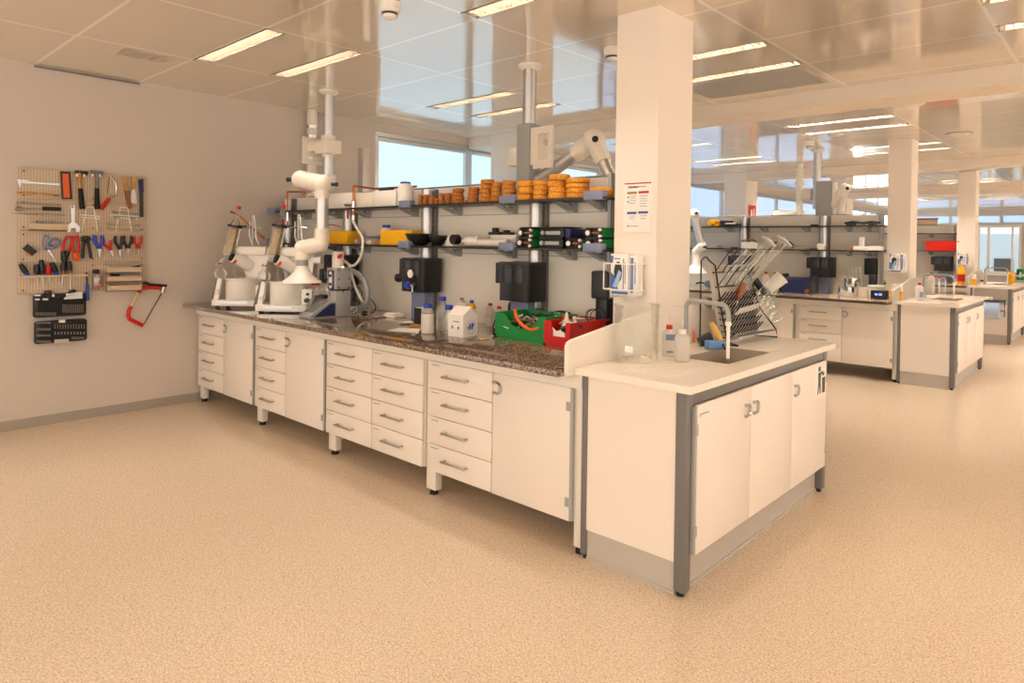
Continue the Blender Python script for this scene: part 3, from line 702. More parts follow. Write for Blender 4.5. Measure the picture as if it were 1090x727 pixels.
part(r, 'hose_fitting', MB().cyl((cx-.045, cy+.05, ZB+.46), (cx-.01, cy+.04, ZB+.47), .017, .014, 12), K['red'])
part(r, 'outlet', MB().cyl((cx-.02, cy+.07, ZB+.375), (cx-.02, cy+.07, ZB+.39), .02, seg=12), K['chrome']); part(r, 'side_outlet', MB().cyl((cx, cy+.06, ZB+.19), (cx+.03, cy+.06, ZB+.19), .012, seg=10), K['chrome'])
wd_ = MB().prism([(cy-.22, ZB+.002), (cy-.004, ZB+.002), (cy-.004, ZB+.12), (cy-.05, ZB+.12), (cy-.22, ZB+.022)], 'x', cx-.165, cx-.005)
w_ = part(r, 'display_wedge', wd_, K['spoon'])
part(w_, 'blue_side', MB().prism([(cy-.19, ZB+.012), (cy-.008, ZB+.012), (cy-.008, ZB+.105), (cy-.05, ZB+.105)], 'x', cx-.0055, cx-.003), K['navy'])
part(w_, 'screen', MB().quad((cx-.15, cy-.185, ZB+.0445), (cx-.025, cy-.185, ZB+.0445), (cx-.025, cy-.065, ZB+.1135), (cx-.15, cy-.065, ZB+.1135)), K['screen'])
# glass trap left of the pump
r = wthing('glass_trap', 'glass vacuum trap with dark fittings left of the grey pump', 'laboratory glass', (1.50, .34, ZB))
part(r, 'bulb', MB().lathe([(.002, 0), (.05, .008), (.068, .05), (.06, .09), (.025, .13), (.02, .19)], (1.50, .30, ZB), 20), K['clear'])
part(r, 'upper_bulb', MB().lathe([(.02, 0), (.05, .03), (.055, .06), (.04, .10), (.02, .12)], (1.50, .36, ZB+.14), 20), K['clear'])
part(r, 'fitting', MB().cyl((1.50, .36, ZB+.125), (1.50, .36, ZB+.15), .06, seg=18).cyl((1.50, .36, ZB+.25), (1.50, .36, ZB+.28), .045, seg=18).cyl((1.50, .36, ZB+.28), (1.50, .36, ZB+.36), .022, .018, 12), K['dark'])
part(r, 'red_clip', MB().cyl((1.40, .33, ZB+.235), (1.47, .35, ZB+.235), .012, seg=10), K['red'])
# ---- small things on the granite
p = at(366, 329.5, 'z', ZB+.022); q = at(383, 327.5, 'z', ZB+.022)
r = wthing('glass_adapter', 'cream glass adapter with red ring lying in front of the hoses', 'laboratory glass', (p+q)/2-Vector((0, 0, .022)))
part(r, 'tube', MB().cyl(p, q, .018, .021, 12), K['ivory']); part(r, 'ring', MB().cyl(p+(q-p)*.12, p+(q-p)*.2, .0215, seg=12), K['red'])
p = at(376, 334, 'z', ZB)
r = wthing('round_flask', 'small clear round flask lying on the granite in front of the pump', 'laboratory glass', p)
part(r, 'bulb', MB().sphere(p+Vector((0, 0, .032)), .032, 16), K['clear']); part(r, 'neck', MB().cyl(p+Vector((.026, .01, .03)), p+Vector((.10, .03, .018)), .012, .014, 12), K['clear'])
single('glass_rod', MB().cyl(at(381, 341, 'z', ZB+.005), at(420, 336, 'z', ZB+.005), .004, seg=8), K['brown'], 'thin dark rod lying on the granite left of the paper sheet', 'rod')
single('plug_connector', MB().box(0, .05, -.012, .012, 0, .018, .004, Matrix.Translation(at(386, 333, 'z', ZB+.001))), K['black'], 'small black connector lying right of the cream adapter', 'connector')
pp = [at(u, v, 'z', ZB+.002) for u, v in ((412, 352), (425, 349), (447.5, 350), (445, 355))]
m = MB().add(pp + [p+Vector((0, 0, .0015)) for p in pp], [(0,1,2,3), (4,5,6,7), (0,1,5,4), (1,2,6,5), (2,3,7,6), (3,0,4,7)])
single('paper_sheet', m, K['paper'], 'white paper sheet lying flat on the granite', 'paper', smooth=False)
c = at(432, 345, 'z', ZB)
single('weighing_tray', MB().lathe([(.03, 0), (.055, .012), (.058, .014), (.05, .012), (.03, .004)], c, 18), K['plastic'], 'small white dish behind the paper sheet', 'dish')
c = at(415, 338, 'z', ZB)
r = wthing('weighing_dish', 'flat cream dish stack near the back panel left of the gauge column', 'dish', c)
part(r, 'dish', MB().box(c.x-.06, c.x+.08, c.y-.02, c.y+.10, ZB, ZB+.02, .005), K['ivory']); part(r, 'lid', MB().box(c.x-.05, c.x+.06, c.y-.01, c.y+.09, ZB+.02, ZB+.034, .004), K['plastic'])
c = at(441, 348, 'z', ZB)
r = wthing('black_box', 'small black fronted box standing on a yellow pad beside the white bottle', 'box', c)
part(r, 'body', MB().box(c.x, c.x+.075, c.y+.002, c.y+.09, ZB+.022, ZB+.135, .003), K['plastic']); part(r, 'front', MB().box(c.x+.002, c.x+.073, c.y-.004, c.y+.002, ZB+.024, ZB+.133), K['black'])
part(r, 'pad', MB().box(c.x-.01, c.x+.10, c.y-.03, c.y+.09, ZB, ZB+.021, .003), K['wood'])
def bottle(name, label, c, rb, hb, rn, ht, capr, caph, body, cap, group=None, neck=None):
    """round bottle: body radius / shoulder height, neck radius / total height, cap"""
    r = thing(name, label, 'bottle', c, 0, group)
    part(r, 'body', MB().lathe([(rb*.92, 0), (rb, .006), (rb, hb), (rb*.93, hb+(ht-hb)*.25), (rn*1.3, hb+(ht-hb)*.65), (rn, hb+(ht-hb)*.75), (rn, ht)], (0,0,0), 24), body)
    part(r, 'cap', MB().lathe([(capr, 0), (capr*1.02, .002), (capr, caph), (capr*.9, caph+.002)], (0, 0, ht-caph*.55), 20), cap)
    return r
b = bottle('plastic_bottle', 'white plastic bottle with a clear shoulder and blue cap', at(455, 355, 'z', ZB), .041, .125, .022, .178, .027, .024, K['clear'], K['blue'])
part(b, 'milk', MB().lathe([(.0405, .003), (.0418, .008), (.0418, .126), (.0405, .127)], (0,0,0), 24), K['hdpe'])
def grads(r, rad, z0, z1, n=6, a=-.9):
    m = MB()
    for k in range(n):
        z = z0+(z1-z0)*k/(n-1)
        m.box(-.011, .011, -.0004, .0004, z-.0008, z+.0008, 0, Matrix.Rotation(a, 4, 'Z') @ Matrix.Translation((0, -rad-.0006, 0)))
    part(r, 'graduations', m, K['paper'])
b = bottle('reagent_bottle', 'tall clear glass bottle with blue cap between two other blue capped bottles', at(470.5, 351, 'z', ZB), .042, .145, .019, .208, .025, .026, K['clear'], K['blue']); grads(b, .042, .03, .13, 7, .5)
b = bottle('reagent_bottle', 'shorter clear glass bottle with blue cap left of the milk carton', at(477.5, 354, 'z', ZB), .035, .105, .019, .165, .025, .026, K['clear'], K['blue']); grads(b, .035, .025, .09, 5, .5)
part(b, 'stir_rod', MB().cyl((.004, 0, .09), (.01, .0, .15), .006, seg=8), K['plastic'])
b = bottle('plastic_bottle', 'square white plastic bottle with small red cap behind the milk carton', at(491, 350, 'z', ZB), .050, .165, .016, .198, .013, .02, K['hdpe'], K['red'])
b = thing('spray_bottle', 'yellow and blue spray head bottle peeking over the milk carton', 'bottle', at(503, 352, 'z', ZB))
part(b, 'body', MB().lathe([(.03, 0), (.032, .01), (.032, .11), (.013, .14), (.013, .15)], (0,0,0), 18), K['hdpe'])
part(b, 'spray_head', MB().prism([(-.02, .145), (.02, .145), (.012, .175), (-.02, .185)], 'y', -.012, .012), K['yellow']); part(b, 'cap', MB().lathe([(.014, 0), (.014, .018)], (-.012, 0, .184), 14), K['blue'])
for k, (u, v, lab) in enumerate(((521.5, 347, 'clear plastic bottle with red cap standing against the back panel, left of its twin'), (531, 351.5, 'clear plastic bottle with red cap right beside the green tray'))):
    b = bottle('plastic_bottle', lab, at(u, v, 'z', ZB), .029, .10, .011, .152, .0145, .016, K['frost'], K['red'])
    part(b, 'print', MB().lathe([(.0295, .06), (.0295, .09)], (0,0,0), 18, cap=False), K['clearplastic'])
# milk carton with gable top
c = at(487, 358.5, 'z', ZB); d = at(515, 357.5, 'z', ZB)
cw, cl, ch = .125, .135, .125
r = thing('milk_carton', 'white gable top carton box with a blue logo in a circle', 'carton', (3.17, .34, ZB), .10)
prof = [(-cl/2, 0), (cl/2, 0), (cl/2, ch), (0, ch+.05), (-cl/2, ch)]
body = part(r, 'body', MB().prism([(y, z) for y, z in prof], 'x', -cw/2, cw/2), K['paper'], smooth=False)
part(r, 'gable_fold', MB().prism([(-cl/2-.004, ch-.006), (-cl/2-.004, ch+.012), (.004, ch+.062), (.004, ch+.046)], 'x', -cw/2-.002, cw/2+.002), K['plastic'], smooth=False)
lg = MB(); fx = cw/2+.0008
circ = [(fx, .042*math.cos(2*PI*k/28)+.005, .062+.042*math.sin(2*PI*k/28)) for k in range(28)]
part(r, 'logo_ring', MB().tube(circ, .0012, 5, closed=True), K['spoon'])
for y0, y1 in ((-.025, -.008), (-.010, -.006), (-.004, .012), (.012, .015), (.014, .026)):
    lg.prism([(y0, .043), (y0+.006, .043), (y1+.006, .085), (y1, .085)], 'x', fx-.0005, fx+.0006)
lg.prism([(-.03, .058), (.036, .068), (.036, .072), (-.03, .062)], 'x', fx-.0005, fx+.0008)
part(r, 'logo', lg, K['blue'])
part(r, 'print', MB().box(-.035, -.02, -cl/2-.0012, -cl/2+.001, .05, .068).box(.015, .03, -cl/2-.0012, -cl/2+.001, .048, .066).box(-.02, .03, -cl/2-.0012, -cl/2+.001, .092, .098), K['bluegrey'])
part(r, 'seam', MB().box(.0, cw/2-.02, .01, .02, ch+.046, ch+.052), K['blue'])
# keys and a plug
r = wthing('key_bunch', 'small bunch of brass keys lying in front of the carton', 'keys', at(510, 362, 'z', ZB))
m = MB()
for k in range(4):
    a0 = at(508+k*3, 361.5-k*.3, 'z', ZB+.004); m.cyl(a0, a0+Vector((.02, .012, 0)), .008, .006, 8)
part(r, 'key', m, K['wood']); part(r, 'ring', MB().torus(at(506, 362, 'z', ZB+.003), .012, .0015), K['steel'])
pc = at(530, 358, 'z', ZB)
r = wthing('power_cable', 'black plug on a curled cable in front of the green tray', 'cable', pc)
part(r, 'plug', MB().cyl(pc+Vector((-.03, 0, .024)), pc+Vector((.02, .005, .024)), .024, .019, 12), K['black'])
part(r, 'cord', MB().tube([pc+Vector((-.03, 0, .024)), pc+Vector((-.055, .01, .05)), pc+Vector((-.05, .02, .09)), pc+Vector((-.01, .03, .12)), pc+Vector((.04, .05, .12))], .0045, 6), K['black'])
# ---- stacking bins
def bin_box(name, label, X0, X1, Y0, Y1, H, mt, dip):
    r = wthing(name, label, 'storage bin', ((X0+X1)/2, (Y0+Y1)/2, ZB)); z = ZB+.001; t = .006; s = .02
    m = MB()
    m.prism([(X0+s, z), (X1-s, z), (X1-s, z+.006), (X0+s, z+.006)], 'y', Y0+s, Y1)                         # floor
    for xa, xb, sg in ((X0, X0+s, 1), (X1, X1-s, -1)):
        m.add([(xb, Y0+s, z), (xb, Y1, z), (xa, Y1, z+.05), (xa, Y0+.005, z+.05), (xb+sg*t, Y0+s, z), (xb+sg*t, Y1, z), (xa+sg*t, Y1, z+.05), (xa+sg*t, Y0+.005, z+.05)], [(0,1,2,3), (4,5,6,7), (0,1,5,4), (1,2,6,5), (2,3,7,6), (3,0,4,7)])
        m.prism([(Y0, z+.05), (Y1, z+.05), (Y1, z+H), (Y0+.01, z+H)], 'x', min(xa, xa+sg*t), max(xa, xa+sg*t))
        m.box(xa-(.006 if sg > 0 else 0), xa+(.006 if sg < 0 else 0), Y0+.01, Y1, z+H-.012, z+H)
    m.box(X0, X1, Y1-t, Y1, z, z+H)
    w = X1-X0
    ft = [(X0, z+H), (X0, z+.03), (X0+s, z), (X1-s, z), (X1, z+.03), (X1, z+H)]
    ft += [(X0+w*a, z+H*b) for a, b in dip]
    part(r, 'shell', m, mt)
    part(r, 'front', MB().prism(ft, 'y', Y0, Y0+t), mt)
    return r
gb = bin_box('storage_bin', 'green open bin full of cables on the granite', 3.345, 3.755, .45, .74, .155, K['green'], [(.86, 1), (.80, .70), (.66, .48), (.45, .46), (.32, .60), (.22, .9), (.18, 1)])
part(gb, 'label_tab', MB().prism([(3.41, ZB+.075), (3.46, ZB+.062), (3.46, ZB+.07)], 'y', .446, .449), K['paper'])
rb = bin_box('storage_bin', 'red open bin full of glassware beside the white screen', 3.765, 3.955, .42, .80, .142, K['red'], [(.84, 1), (.82, .42), (.34, .42), (.28, 1)])
random.seed(11)
oh = [at(u, v, 'y', .455) for u, v in ((548, 329), (550, 338), (556, 346), (562, 350), (568, 351), (574, 349))]
single('orange_hose', MB().tube(sm(oh), .010, 8), K['orange'], 'orange hose arching over the front edge of the green bin', 'hose')
def jumble(name, label, x0, x1, y0, y1, z0, z1, n, ms, cat, rr=(.004, .009)):
    m = MB()
    for k in range(n):
        a = Vector((random.uniform(x0, x1), random.uniform(y0, y1), random.uniform(z0, z1)))
        pts = [a]
        for q in range(5): pts.append(Vector((min(x1, max(x0, pts[-1].x+random.uniform(-.05, .05))), min(y1, max(y0, pts[-1].y+random.uniform(-.05, .05))), min(z1, max(z0, pts[-1].z+random.uniform(-.03, .03))))))
        m.mat(k % len(ms)).tube(pts, random.uniform(*rr), 6)
    o = single(name, m, ms, label, cat); o['kind'] = 'stuff'; return o
jumble('cable_jumble', 'tangle of brown and grey cables inside the green bin', 3.375, 3.73, .475, .72, ZB+.02, ZB+.145, 26, [K['dark'], K['card'], K['black'], K['brown'], K['spoon']], 'cables')
jumble('glassware_jumble', 'jumble of small glassware and rods inside the red bin', 3.79, 3.93, .45, .78, ZB+.02, ZB+.14, 20, [K['clear'], K['card'], K['clear'], K['ivory']], 'glassware', (.006, .014))
single('white_rag', MB().prism([(3.79, ZB+.06), (3.80, ZB+.115), (3.84, ZB+.085), (3.88, ZB+.10), (3.91, ZB+.07), (3.90, ZB+.03), (3.81, ZB+.03)], 'y', .432, .445), K['paper'], 'crumpled white tissue in the front opening of the red bin', 'tissue')
p = at(597, 351, 'y', .44)
single('rubber_stopper', MB().cyl(p, p+Vector((.05, .05, .02)), .018, .014, 12).cyl(p+Vector((.05, .05, .02)), p+Vector((.10, .08, .02)), .008, .007, 8), K['black'], 'black rubber fitting lying over the front of the red bin', 'fitting')
p = at(603, 348, 'y', .52)
r = wthing('glass_funnel', 'small glass funnel with red tip sticking out of the red bin', 'laboratory glass', p)
part(r, 'cone', MB().lathe([(.03, 0), (.012, .05), (.006, .085)], p, 16), K['hdpe']); part(r, 'tip', MB().sphere(p+Vector((-.03, .02, .055)), .014, 10), K['red'])
p = at(593, 341, 'y', .60)
r = wthing('round_flask', 'clear flask with open neck standing behind the red bin front', 'laboratory glass', p-Vector((0, 0, .09)))
part(r, 'bulb', MB().sphere(p-Vector((0, 0, .05)), .045, 16), K['clear']); part(r, 'neck', MB().lathe([(.016, -.02), (.015, .04), (.02, .045)], p, 14), K['clear'])
for u, v, R, lab in ((617, 341, .03, 'white dish lying on top of the red bin contents'),):
    single('dish', MB().lathe([(.02, 0), (R, .012), (R+.003, .014), (R*.7, .006)], at(u, v, 'y', .62), 18), K['plastic'], lab, 'dish')
p = at(633, 337, 'y', .70)
single('wire_coil', MB().torus(p, .045, .003, (0.6, -.6, .35), 22, 6).torus(p+Vector((.01, .01, 0)), .04, .003, (0.5, -.7, .3), 22, 6).torus(p+Vector((-.015, 0, .0)), .043, .003, (0.7, -.5, .2), 22, 6), K['dark'], 'coil of dark wire standing at the back of the red bin', 'wire')
bp_ = [at(u, v, 'y', .78) for u, v in ((577, 336), (590, 334), (600, 333), (607, 335), (611, 338), (604, 342), (590, 344), (578, 345))]
single('black_pouch', MB().tube([at(576, 339, 'y', .80), at(585, 337.5, 'y', .80), at(597, 336, 'y', .80), at(605, 336.5, 'y', .80), at(611, 338, 'y', .80)], .03, 10, rad=[.022, .033, .034, .028, .006]), K['rubber'], 'black folded pouch lying behind the two bins', 'pouch')
b = bottle('glass_bottle', 'dark bottle with brown stopper behind the green bin', at(546, 341, 'y', .78)-Vector((0, 0, .07)), .036, .12, .016, .16, .020, .045, K['black'], K['brown'])
b.location.z = ZB; b.scale = (1, 1, 1.35)
# ---- things on the shelves
ZU, ZL = 1.756, 1.449
def cork(name_, R, h, mt):
    return MB().lathe([(R*.55, 0), (R*.9, 0), (R*.97, h*.08), (R, h*.25), (R, h*.75), (R*.97, h*.92), (R*.9, h), (R*.55, h), (R*.55, 0)], (0,0,0), 24, cap=False)
ORD = ['first', 'second', 'third', 'fourth', 'fifth', 'sixth', 'seventh', 'eighth', 'ninth', 'tenth', 'eleventh', 'twelfth', 'thirteenth', 'fourteenth', 'fifteenth', 'sixteenth', 'seventeenth']
stacks = [(448, 5.5, 3, 11), (453.5, 6, 3, 11), (460, 6.5, 3, 9.5), (465, 5, 2, 6.5), (470.5, 7, 3, 11.5), (477.5, 7, 3, 11.5), (487.5, 13, 4, 16), (496.5, 4, 1, 3), (504, 12, 4, 16.5), (517, 13, 5, 24), (528.5, 11.5, 4, 21), (542, 15, 5, 22), (559, 18.5, 3, 21), (576, 16.5, 4, 20.5), (592.5, 20, 4, 26), (614.5, 25.5, 4, 21.5), (640, 28, 1, 10.5)]
random.seed(3)
lv = {1: ['only'], 2: ['lower', 'upper'], 3: ['bottom', 'middle', 'top'], 4: ['bottom', 'second lowest', 'second highest', 'top'], 5: ['bottom', 'second lowest', 'middle', 'second highest', 'top']}
for i, (u, w, n_, hp_) in enumerate(stacks):
    c = at(u, 211, 'y', .735 if w < 25 else .77)
    dist = (c-CAM).dot(_F2); R = w*dist/FPX/2; h = hp_*dist/FPX/n_
    if i == 16: R *= .92
    mt = K['cork2'] if i < 9 else (K['cork'] if i < 12 else K['cork3'])
    me = None
    for k in range(n_):
        z = ZU+.001+k*h; jx = random.uniform(-.12, .12)*R if n_ > 1 else 0
        rr = 1.0
        if i in (9, 14) and k == n_-1: rr = 1.15; jx = R*.35
        mb = cork('c', R*rr, h*.97, mt)
        o = mb.build('cork_ring', mt); o.location = (c.x+jx, c.y+random.uniform(-.05, .05)*R, z)
        tag(o, '%s cork ring of the %s cork stack from the left end of the shelf' % (lv[n_][k], ORD[i]) if n_ > 1 else ('small single cork ring eighth in the row of cork stacks' if i == 7 else 'large lone cork ring next to the nearest column'), 'cork ring', 'cork rings on the upper shelf')
def bx(name, label, cat, u0, u1, v1, y, d, h, mt, z=ZU, extra=None):
    a = at(u0, v1, 'y', y); b_ = at(u1, v1, 'y', y)
    return single(name, MB().box(a.x, b_.x, y, y+d, z+.001, z+h, .004), mt, label, cat)
bx('cardboard_box', 'low white cardboard box on the shelf behind the copper pipe', 'box', 346, 378, 218, .72, .14, .135, K['paper'])
bx('cardboard_box', 'low cream cardboard box on the shelf left of the blue capped jar', 'box', 378.5, 397, 216, .72, .14, .125, K['ivory'])
bx('cardboard_box', 'white cardboard box touching the blue capped jar on the shelf', 'box', 397.5, 421, 215, .72, .14, .13, K['paper'])
single('black_strip', MB().box(1.66, 1.80, .78, .84, ZU+.135, ZU+.16, .006), K['dark'], 'dark flat clip lying on the white boxes of the upper shelf', 'clip')
c = at(431.5, 214, 'y', .74); c.z = ZU+.001
b = bottle('plastic_jar', 'large white plastic jar with a blue lid on the upper shelf', c, .062, .135, .042, .172, .041, .028, K['plastic'], K['blue'])
def carton(label, u0, u1, v1, y, d, h, mt):
    return bx('yellow_box', label, 'box', u0, u1, v1, y, d, h, mt, ZL)
carton('yellow box on the lower shelf behind the white extraction arm', 343, 369.5, 257.5, .70, .13, .115, K['yellow'])
p = at(358, 240, 'y', .76)
single('tubing', MB().tube([at(346, 241, 'y', .76), at(352, 239, 'y', .76), at(358, 240, 'y', .76), at(362, 241.5, 'y', .76)], .006, 6), K['orange'], 'orange tubing poking out of the yellow box behind the arm', 'tubing')
c = at(411, 255, 'y', .80); c.z = ZL+.001
b = bottle('plastic_jar', 'white jar with blue lid behind the yellow box on the lower shelf', c, .042, .115, .03, .15, .032, .024, K['plastic'], K['blue'])
carton('yellow box on the lower shelf beside the black bowls', 404.5, 438, 259, .69, .12, .118, K['yellow'])
bx('tray', 'low clear tray on the lower shelf left of the blue lidded jar', 'tray', 377, 402, 258, .74, .12, .05, K['clearplastic'], ZL)
single('blue_clips', MB().box(1.52, 1.60, .76, .80, ZL+.052, ZL+.07, .004).box(1.61, 1.67, .76, .80, ZL+.052, ZL+.07, .004), K['bluegrey'], 'blue grey clips lying on the clear tray', 'clips')
c = at(447, 258, 'y', .75); c.z = ZL+.001
bw = thing('bowl', 'wide black bowl on the lower shelf beside the yellow box', 'bowl', c)
part(bw, 'shell', MB().lathe([(.05, 0), (.062, .01), (.10, .055), (.112, .085), (.108, .088), (.095, .06), (.05, .012)], (0,0,0), 26, cap=False).lathe([(.0, .004), (.05, .004)], (0,0,0), 26, cap=False), K['black'])
part(bw, 'rim', MB().torus((0, 0, .086), .111, .005), K['dark'])
dup(bw, at(466, 259, 'y', .74)*1 + Vector((0, 0, ZL+.001-at(466, 259, 'y', .74).z)), 0, 'smaller black bowl right of the wide black bowl', scale=(.62, .62, .85))
c = at(479, 260, 'y', .72); c.z = ZL+.001
r = wthing('tape_dispenser', 'small black and white tape dispenser on the lower shelf', 'dispenser', c)
part(r, 'body', MB().prism([(c.x-.055, ZL+.001), (c.x+.03, ZL+.001), (c.x+.04, ZL+.05), (c.x+.02, ZL+.095), (c.x-.02, ZL+.075)], 'y', c.y, c.y+.05), K['plastic'])
part(r, 'roll', MB().cyl((c.x+.03, c.y-.004, ZL+.05), (c.x+.03, c.y+.05, ZL+.05), .036, seg=18), K['black'])
a0 = at(490, 259, 'y', .72); 
r = wthing('plastic_bottle', 'white plastic bottle lying on its side on the lower shelf', 'bottle', (a0.x+.06, .74, ZL))
part(r, 'body', MB().lathe([(.012, 0), (.014, .02), (.034, .045), (.036, .06), (.036, .16), (.03, .168)], (a0.x, .74, ZL+.037), 18, (1, .05, 0)), K['plastic'])
single('cardboard_tube', MB().cyl((at(510, 261, 'y', .74).x, .74, ZL+.028), (at(541, 261, 'y', .74).x, .74, ZL+.028), .027, seg=18), K['ivory'], 'cream cardboard tube lying beside the fallen white bottle', 'tube')
bx('cardboard_box', 'flat white box on the lower shelf behind the cream tube', 'box', 522, 549, 258, .80, .08, .085, K['paper'], ZL)
for k, (u, lab) in enumerate(((526, 'black camera part with a raised middle on the flat white box'), (538, 'small black part next to the black camera part'))):
    p = at(u, 250, 'y', .82)
    m = MB().box(p.x-.05, p.x+.05, .81, .86, ZL+.086, ZL+.105, .004) if k == 0 else MB().box(p.x-.02, p.x+.05, .81, .86, ZL+.086, ZL+.104, .004)
    m.box(p.x-.02, p.x+.02, .815, .855, ZL+.104, ZL+.135 if k == 0 else ZL+.118, .006)
    single('black_fitting', m, K['black'], lab, 'fitting')
def reel(label, loc):
    """black film cassette: roller, rod and two knobs on the front, green long sides"""
    r = thing('film_cassette', label, 'cassette', loc, 0, 'black and green cassettes on the lower shelf')
    W, D, H = .118, .20, .062
    part(r, 'body', MB().box(0, W, .004, D, 0, H, .003), K['black'])
    part(r, 'green_side', MB().box(W-.001, W+.003, .012, D-.004, .006, H-.006), K['green'])
    part(r, 'front_rail', MB().box(.0, W, -.008, .004, 0, .006).box(.0, W, -.008, .004, H-.006, H), K['black'])
    part(r, 'roller', MB().lathe([(.022, 0), (.024, .002), (.024, .016), (.012, .018)], (.024, .004, H/2), 18, (0, -1, 0)), K['black'])
    part(r, 'roller_face', MB().lathe([(.0155, 0), (.0145, .004)], (.024, -.014, H/2), 16, (0, -1, 0)), K['plastic'])
    part(r, 'rod', MB().cyl((.052, -.004, H/2), (.10, -.004, H/2), .0065, seg=10), K['brown'])
    for z in (.012, H-.012): part(r, 'knob', MB().cyl((W-.012, .004, z), (W-.012, -.012, z), .009, seg=12), K['ivory'])
    return r
def wide(label, loc):
    r = thing('film_cassette', label, 'cassette', loc, 0, 'black and green cassettes on the lower shelf')
    W, D, H = .185, .17, .062
    part(r, 'body', MB().box(0, W, .004, D, 0, H, .003), K['black'])
    part(r, 'front_rail', MB().box(.0, W, -.008, .004, 0, .006).box(.0, W, -.008, .004, H-.006, H), K['black'])
    part(r, 'roller', MB().lathe([(.014, 0), (.015, .002), (.013, .012)], (.02, .004, H/2), 16, (0, -1, 0)), K['spoon'])
    part(r, 'window', MB().box(.045, .16, -.003, .004, H/2-.012, H/2+.012, .002), K['spoon'])
    return r
zz = ZL+.001
xA, xB, xC, xD = [at(u, 260, 'y', .68).x for u in (551.5, 574, 603, 624)]
ra = reel('bottom cassette at the left end of the cassette row', (xA, .68, zz)); wb = wide('bottom silver window cassette', (xB, .68, zz))
wb['label'] = 'bottom one of the two wider cassettes with a silver window'
dup(ra, (xC, .68, zz), 0, 'bottom cassette third along the cassette row with green side')
dup(ra, (xD, .68, zz), 0, 'bottom cassette nearest the column with green side')
dup(ra, (xA+.002, .685, zz+.0635), 0, 'upper cassette at the left end of the cassette row')
dup(wb, (xB+.004, .685, zz+.0635), 0, 'upper one of the two wider cassettes with a silver window')
single('black_case', MB().box(xB+.195, xB+.235, .69, .86, zz+.0635, zz+.122, .004).box(xB+.193, xB+.197, .70, .85, zz+.07, zz+.115), K['navy'], 'thin navy black case standing right of the upper wide cassette', 'case')
dup(ra, (xD-.008, .685, zz+.0635), 0, 'upper cassette nearest the column with green side')
single('cover_sheet', MB().box(xA-.0, xB+.20, .70, .86, zz+.1265, zz+.133, .003), K['black'], 'thin black lid resting on the upper cassettes', 'lid')

# ---- extraction arms
def elbow(m, a, b, r0): m.sphere(a, r0, 18).cyl(a, b, r0, r0, 18)
r = wthing('extraction_arm', 'white extraction arm with a cone hood over the evaporators', 'extraction arm', (.99, .72, 2.8))
P = Vector((.99, .72, ZC)); 
part(r, 'ceiling_pipe', MB().cyl((P.x, P.y, 1.98), P, .047, seg=22), K['alu'])
part(r, 'ceiling_flange', MB().lathe([(.085, 0), (.085, -.015), (.055, -.035)], P, 22), K['plastic'])
mt_ = MB().box(P.x-.10, P.x+.10, P.y-.075, P.y+.075, 2.24, 2.36, .01).lathe([(.06, 0), (.06, .05)], (P.x, P.y, 2.355), 22).lathe([(.055, 0), (.055, .03)], (P.x, P.y, 2.215), 22)
part(r, 'mount', mt_, K['ivory'])
pl = MB().prism([(P.y-.13, 2.18), (P.y-.04, 2.18), (P.y-.04, 2.21), (P.y-.10, 2.24), (P.y-.10, 2.35), (P.y-.04, 2.38), (P.y-.04, 2.41), (P.y-.13, 2.41)], 'x', P.x-.13, P.x-.115)
part(r, 'wall_plate', MB().box(P.x-.19, P.x-.165, P.y-.15, P.y+.06, 2.16, 2.40, .006).box(P.x-.17, P.x-.09, P.y-.10, P.y+.05, 2.27, 2.35).box(P.x-.17, P.x-.09, P.y-.10, P.y+.05, 2.20, 2.22), K['ivory'])
j1 = Vector((1.0, .70, 1.97)); j2 = at(328, 193, 'y', .42); j3 = at(343, 196, 'y', .22)
up = MB(); up.cyl((P.x, P.y, 1.98), (P.x, P.y, 2.06), .066, .066, 20).sphere((P.x, P.y, 1.975), .075, 20)
up.cyl((P.x, P.y, 1.975), j3, .07, .07, 20); up.sphere(j3, .072, 20)
h0 = at(320, 191, 'y', .20); up.cyl(j3, h0, .07, .07, 20); up.sphere(h0, .07, 20)
part(r, 'upper_joint', up, K['ivory'])
part(r, 'joint_knob', MB().cyl(h0+Vector((-.10, -.06, 0)), h0+Vector((-.045, -.03, 0)), .018, .012, 12).cyl(j3+Vector((.05, .045, 0)), j3+Vector((.09, .08, 0)), .012, .018, 12), K['black'])
j4 = at(343, 250, 'y', .22); j4.x = j3.x; j4.y = j3.y; j3b = j3-Vector((0, 0, .05))
part(r, 'drop_collar', MB().cyl(j3, j3-Vector((0, 0, .11)), .056, .054, 20), K['ivory'])
part(r, 'drop_pipe', MB().cyl(j3-Vector((0, 0, .10)), j4+Vector((0, 0, .02)), .049, seg=20), K['alu'])
lo = MB(); k4 = j4-Vector((0, 0, .07)); lo.cyl(j4+Vector((0, 0, .05)), k4, .055, .055, 20); lo.sphere(k4, .06, 20)
k5 = at(322, 264, 'y', .14); lo.cyl(k4, k5, .06, .06, 20); lo.sphere(k5, .062, 20); lo.cyl(k5, k5-Vector((0, 0, .09)), .056, .056, 20)
part(r, 'lower_joint', lo, K['ivory'])
part(r, 'joint_bolt', MB().cyl(k4+Vector((.04, .035, -.02)), k4+Vector((.075, .065, -.02)), .012, .017, 12).cyl(k5+Vector((-.08, -.05, .02)), k5+Vector((-.05, -.04, .02)), .015, .012, 12), K['black'])
e5 = k5-Vector((0, 0, .09))
part(r, 'hood_collar', MB().cyl(e5, e5-Vector((0, 0, .045)), .045, .045, 20), K['spoon'])
hz = e5.z-.045
part(r, 'hood', MB().lathe([(.05, 0), (.05, -.02), (.062, -.045), (.085, -.075), (.142, -.118), (.146, -.128), (.14, -.128), (.08, -.085), (.045, -.04)], (e5.x, e5.y, hz), 32, cap=False), K['plastic'])
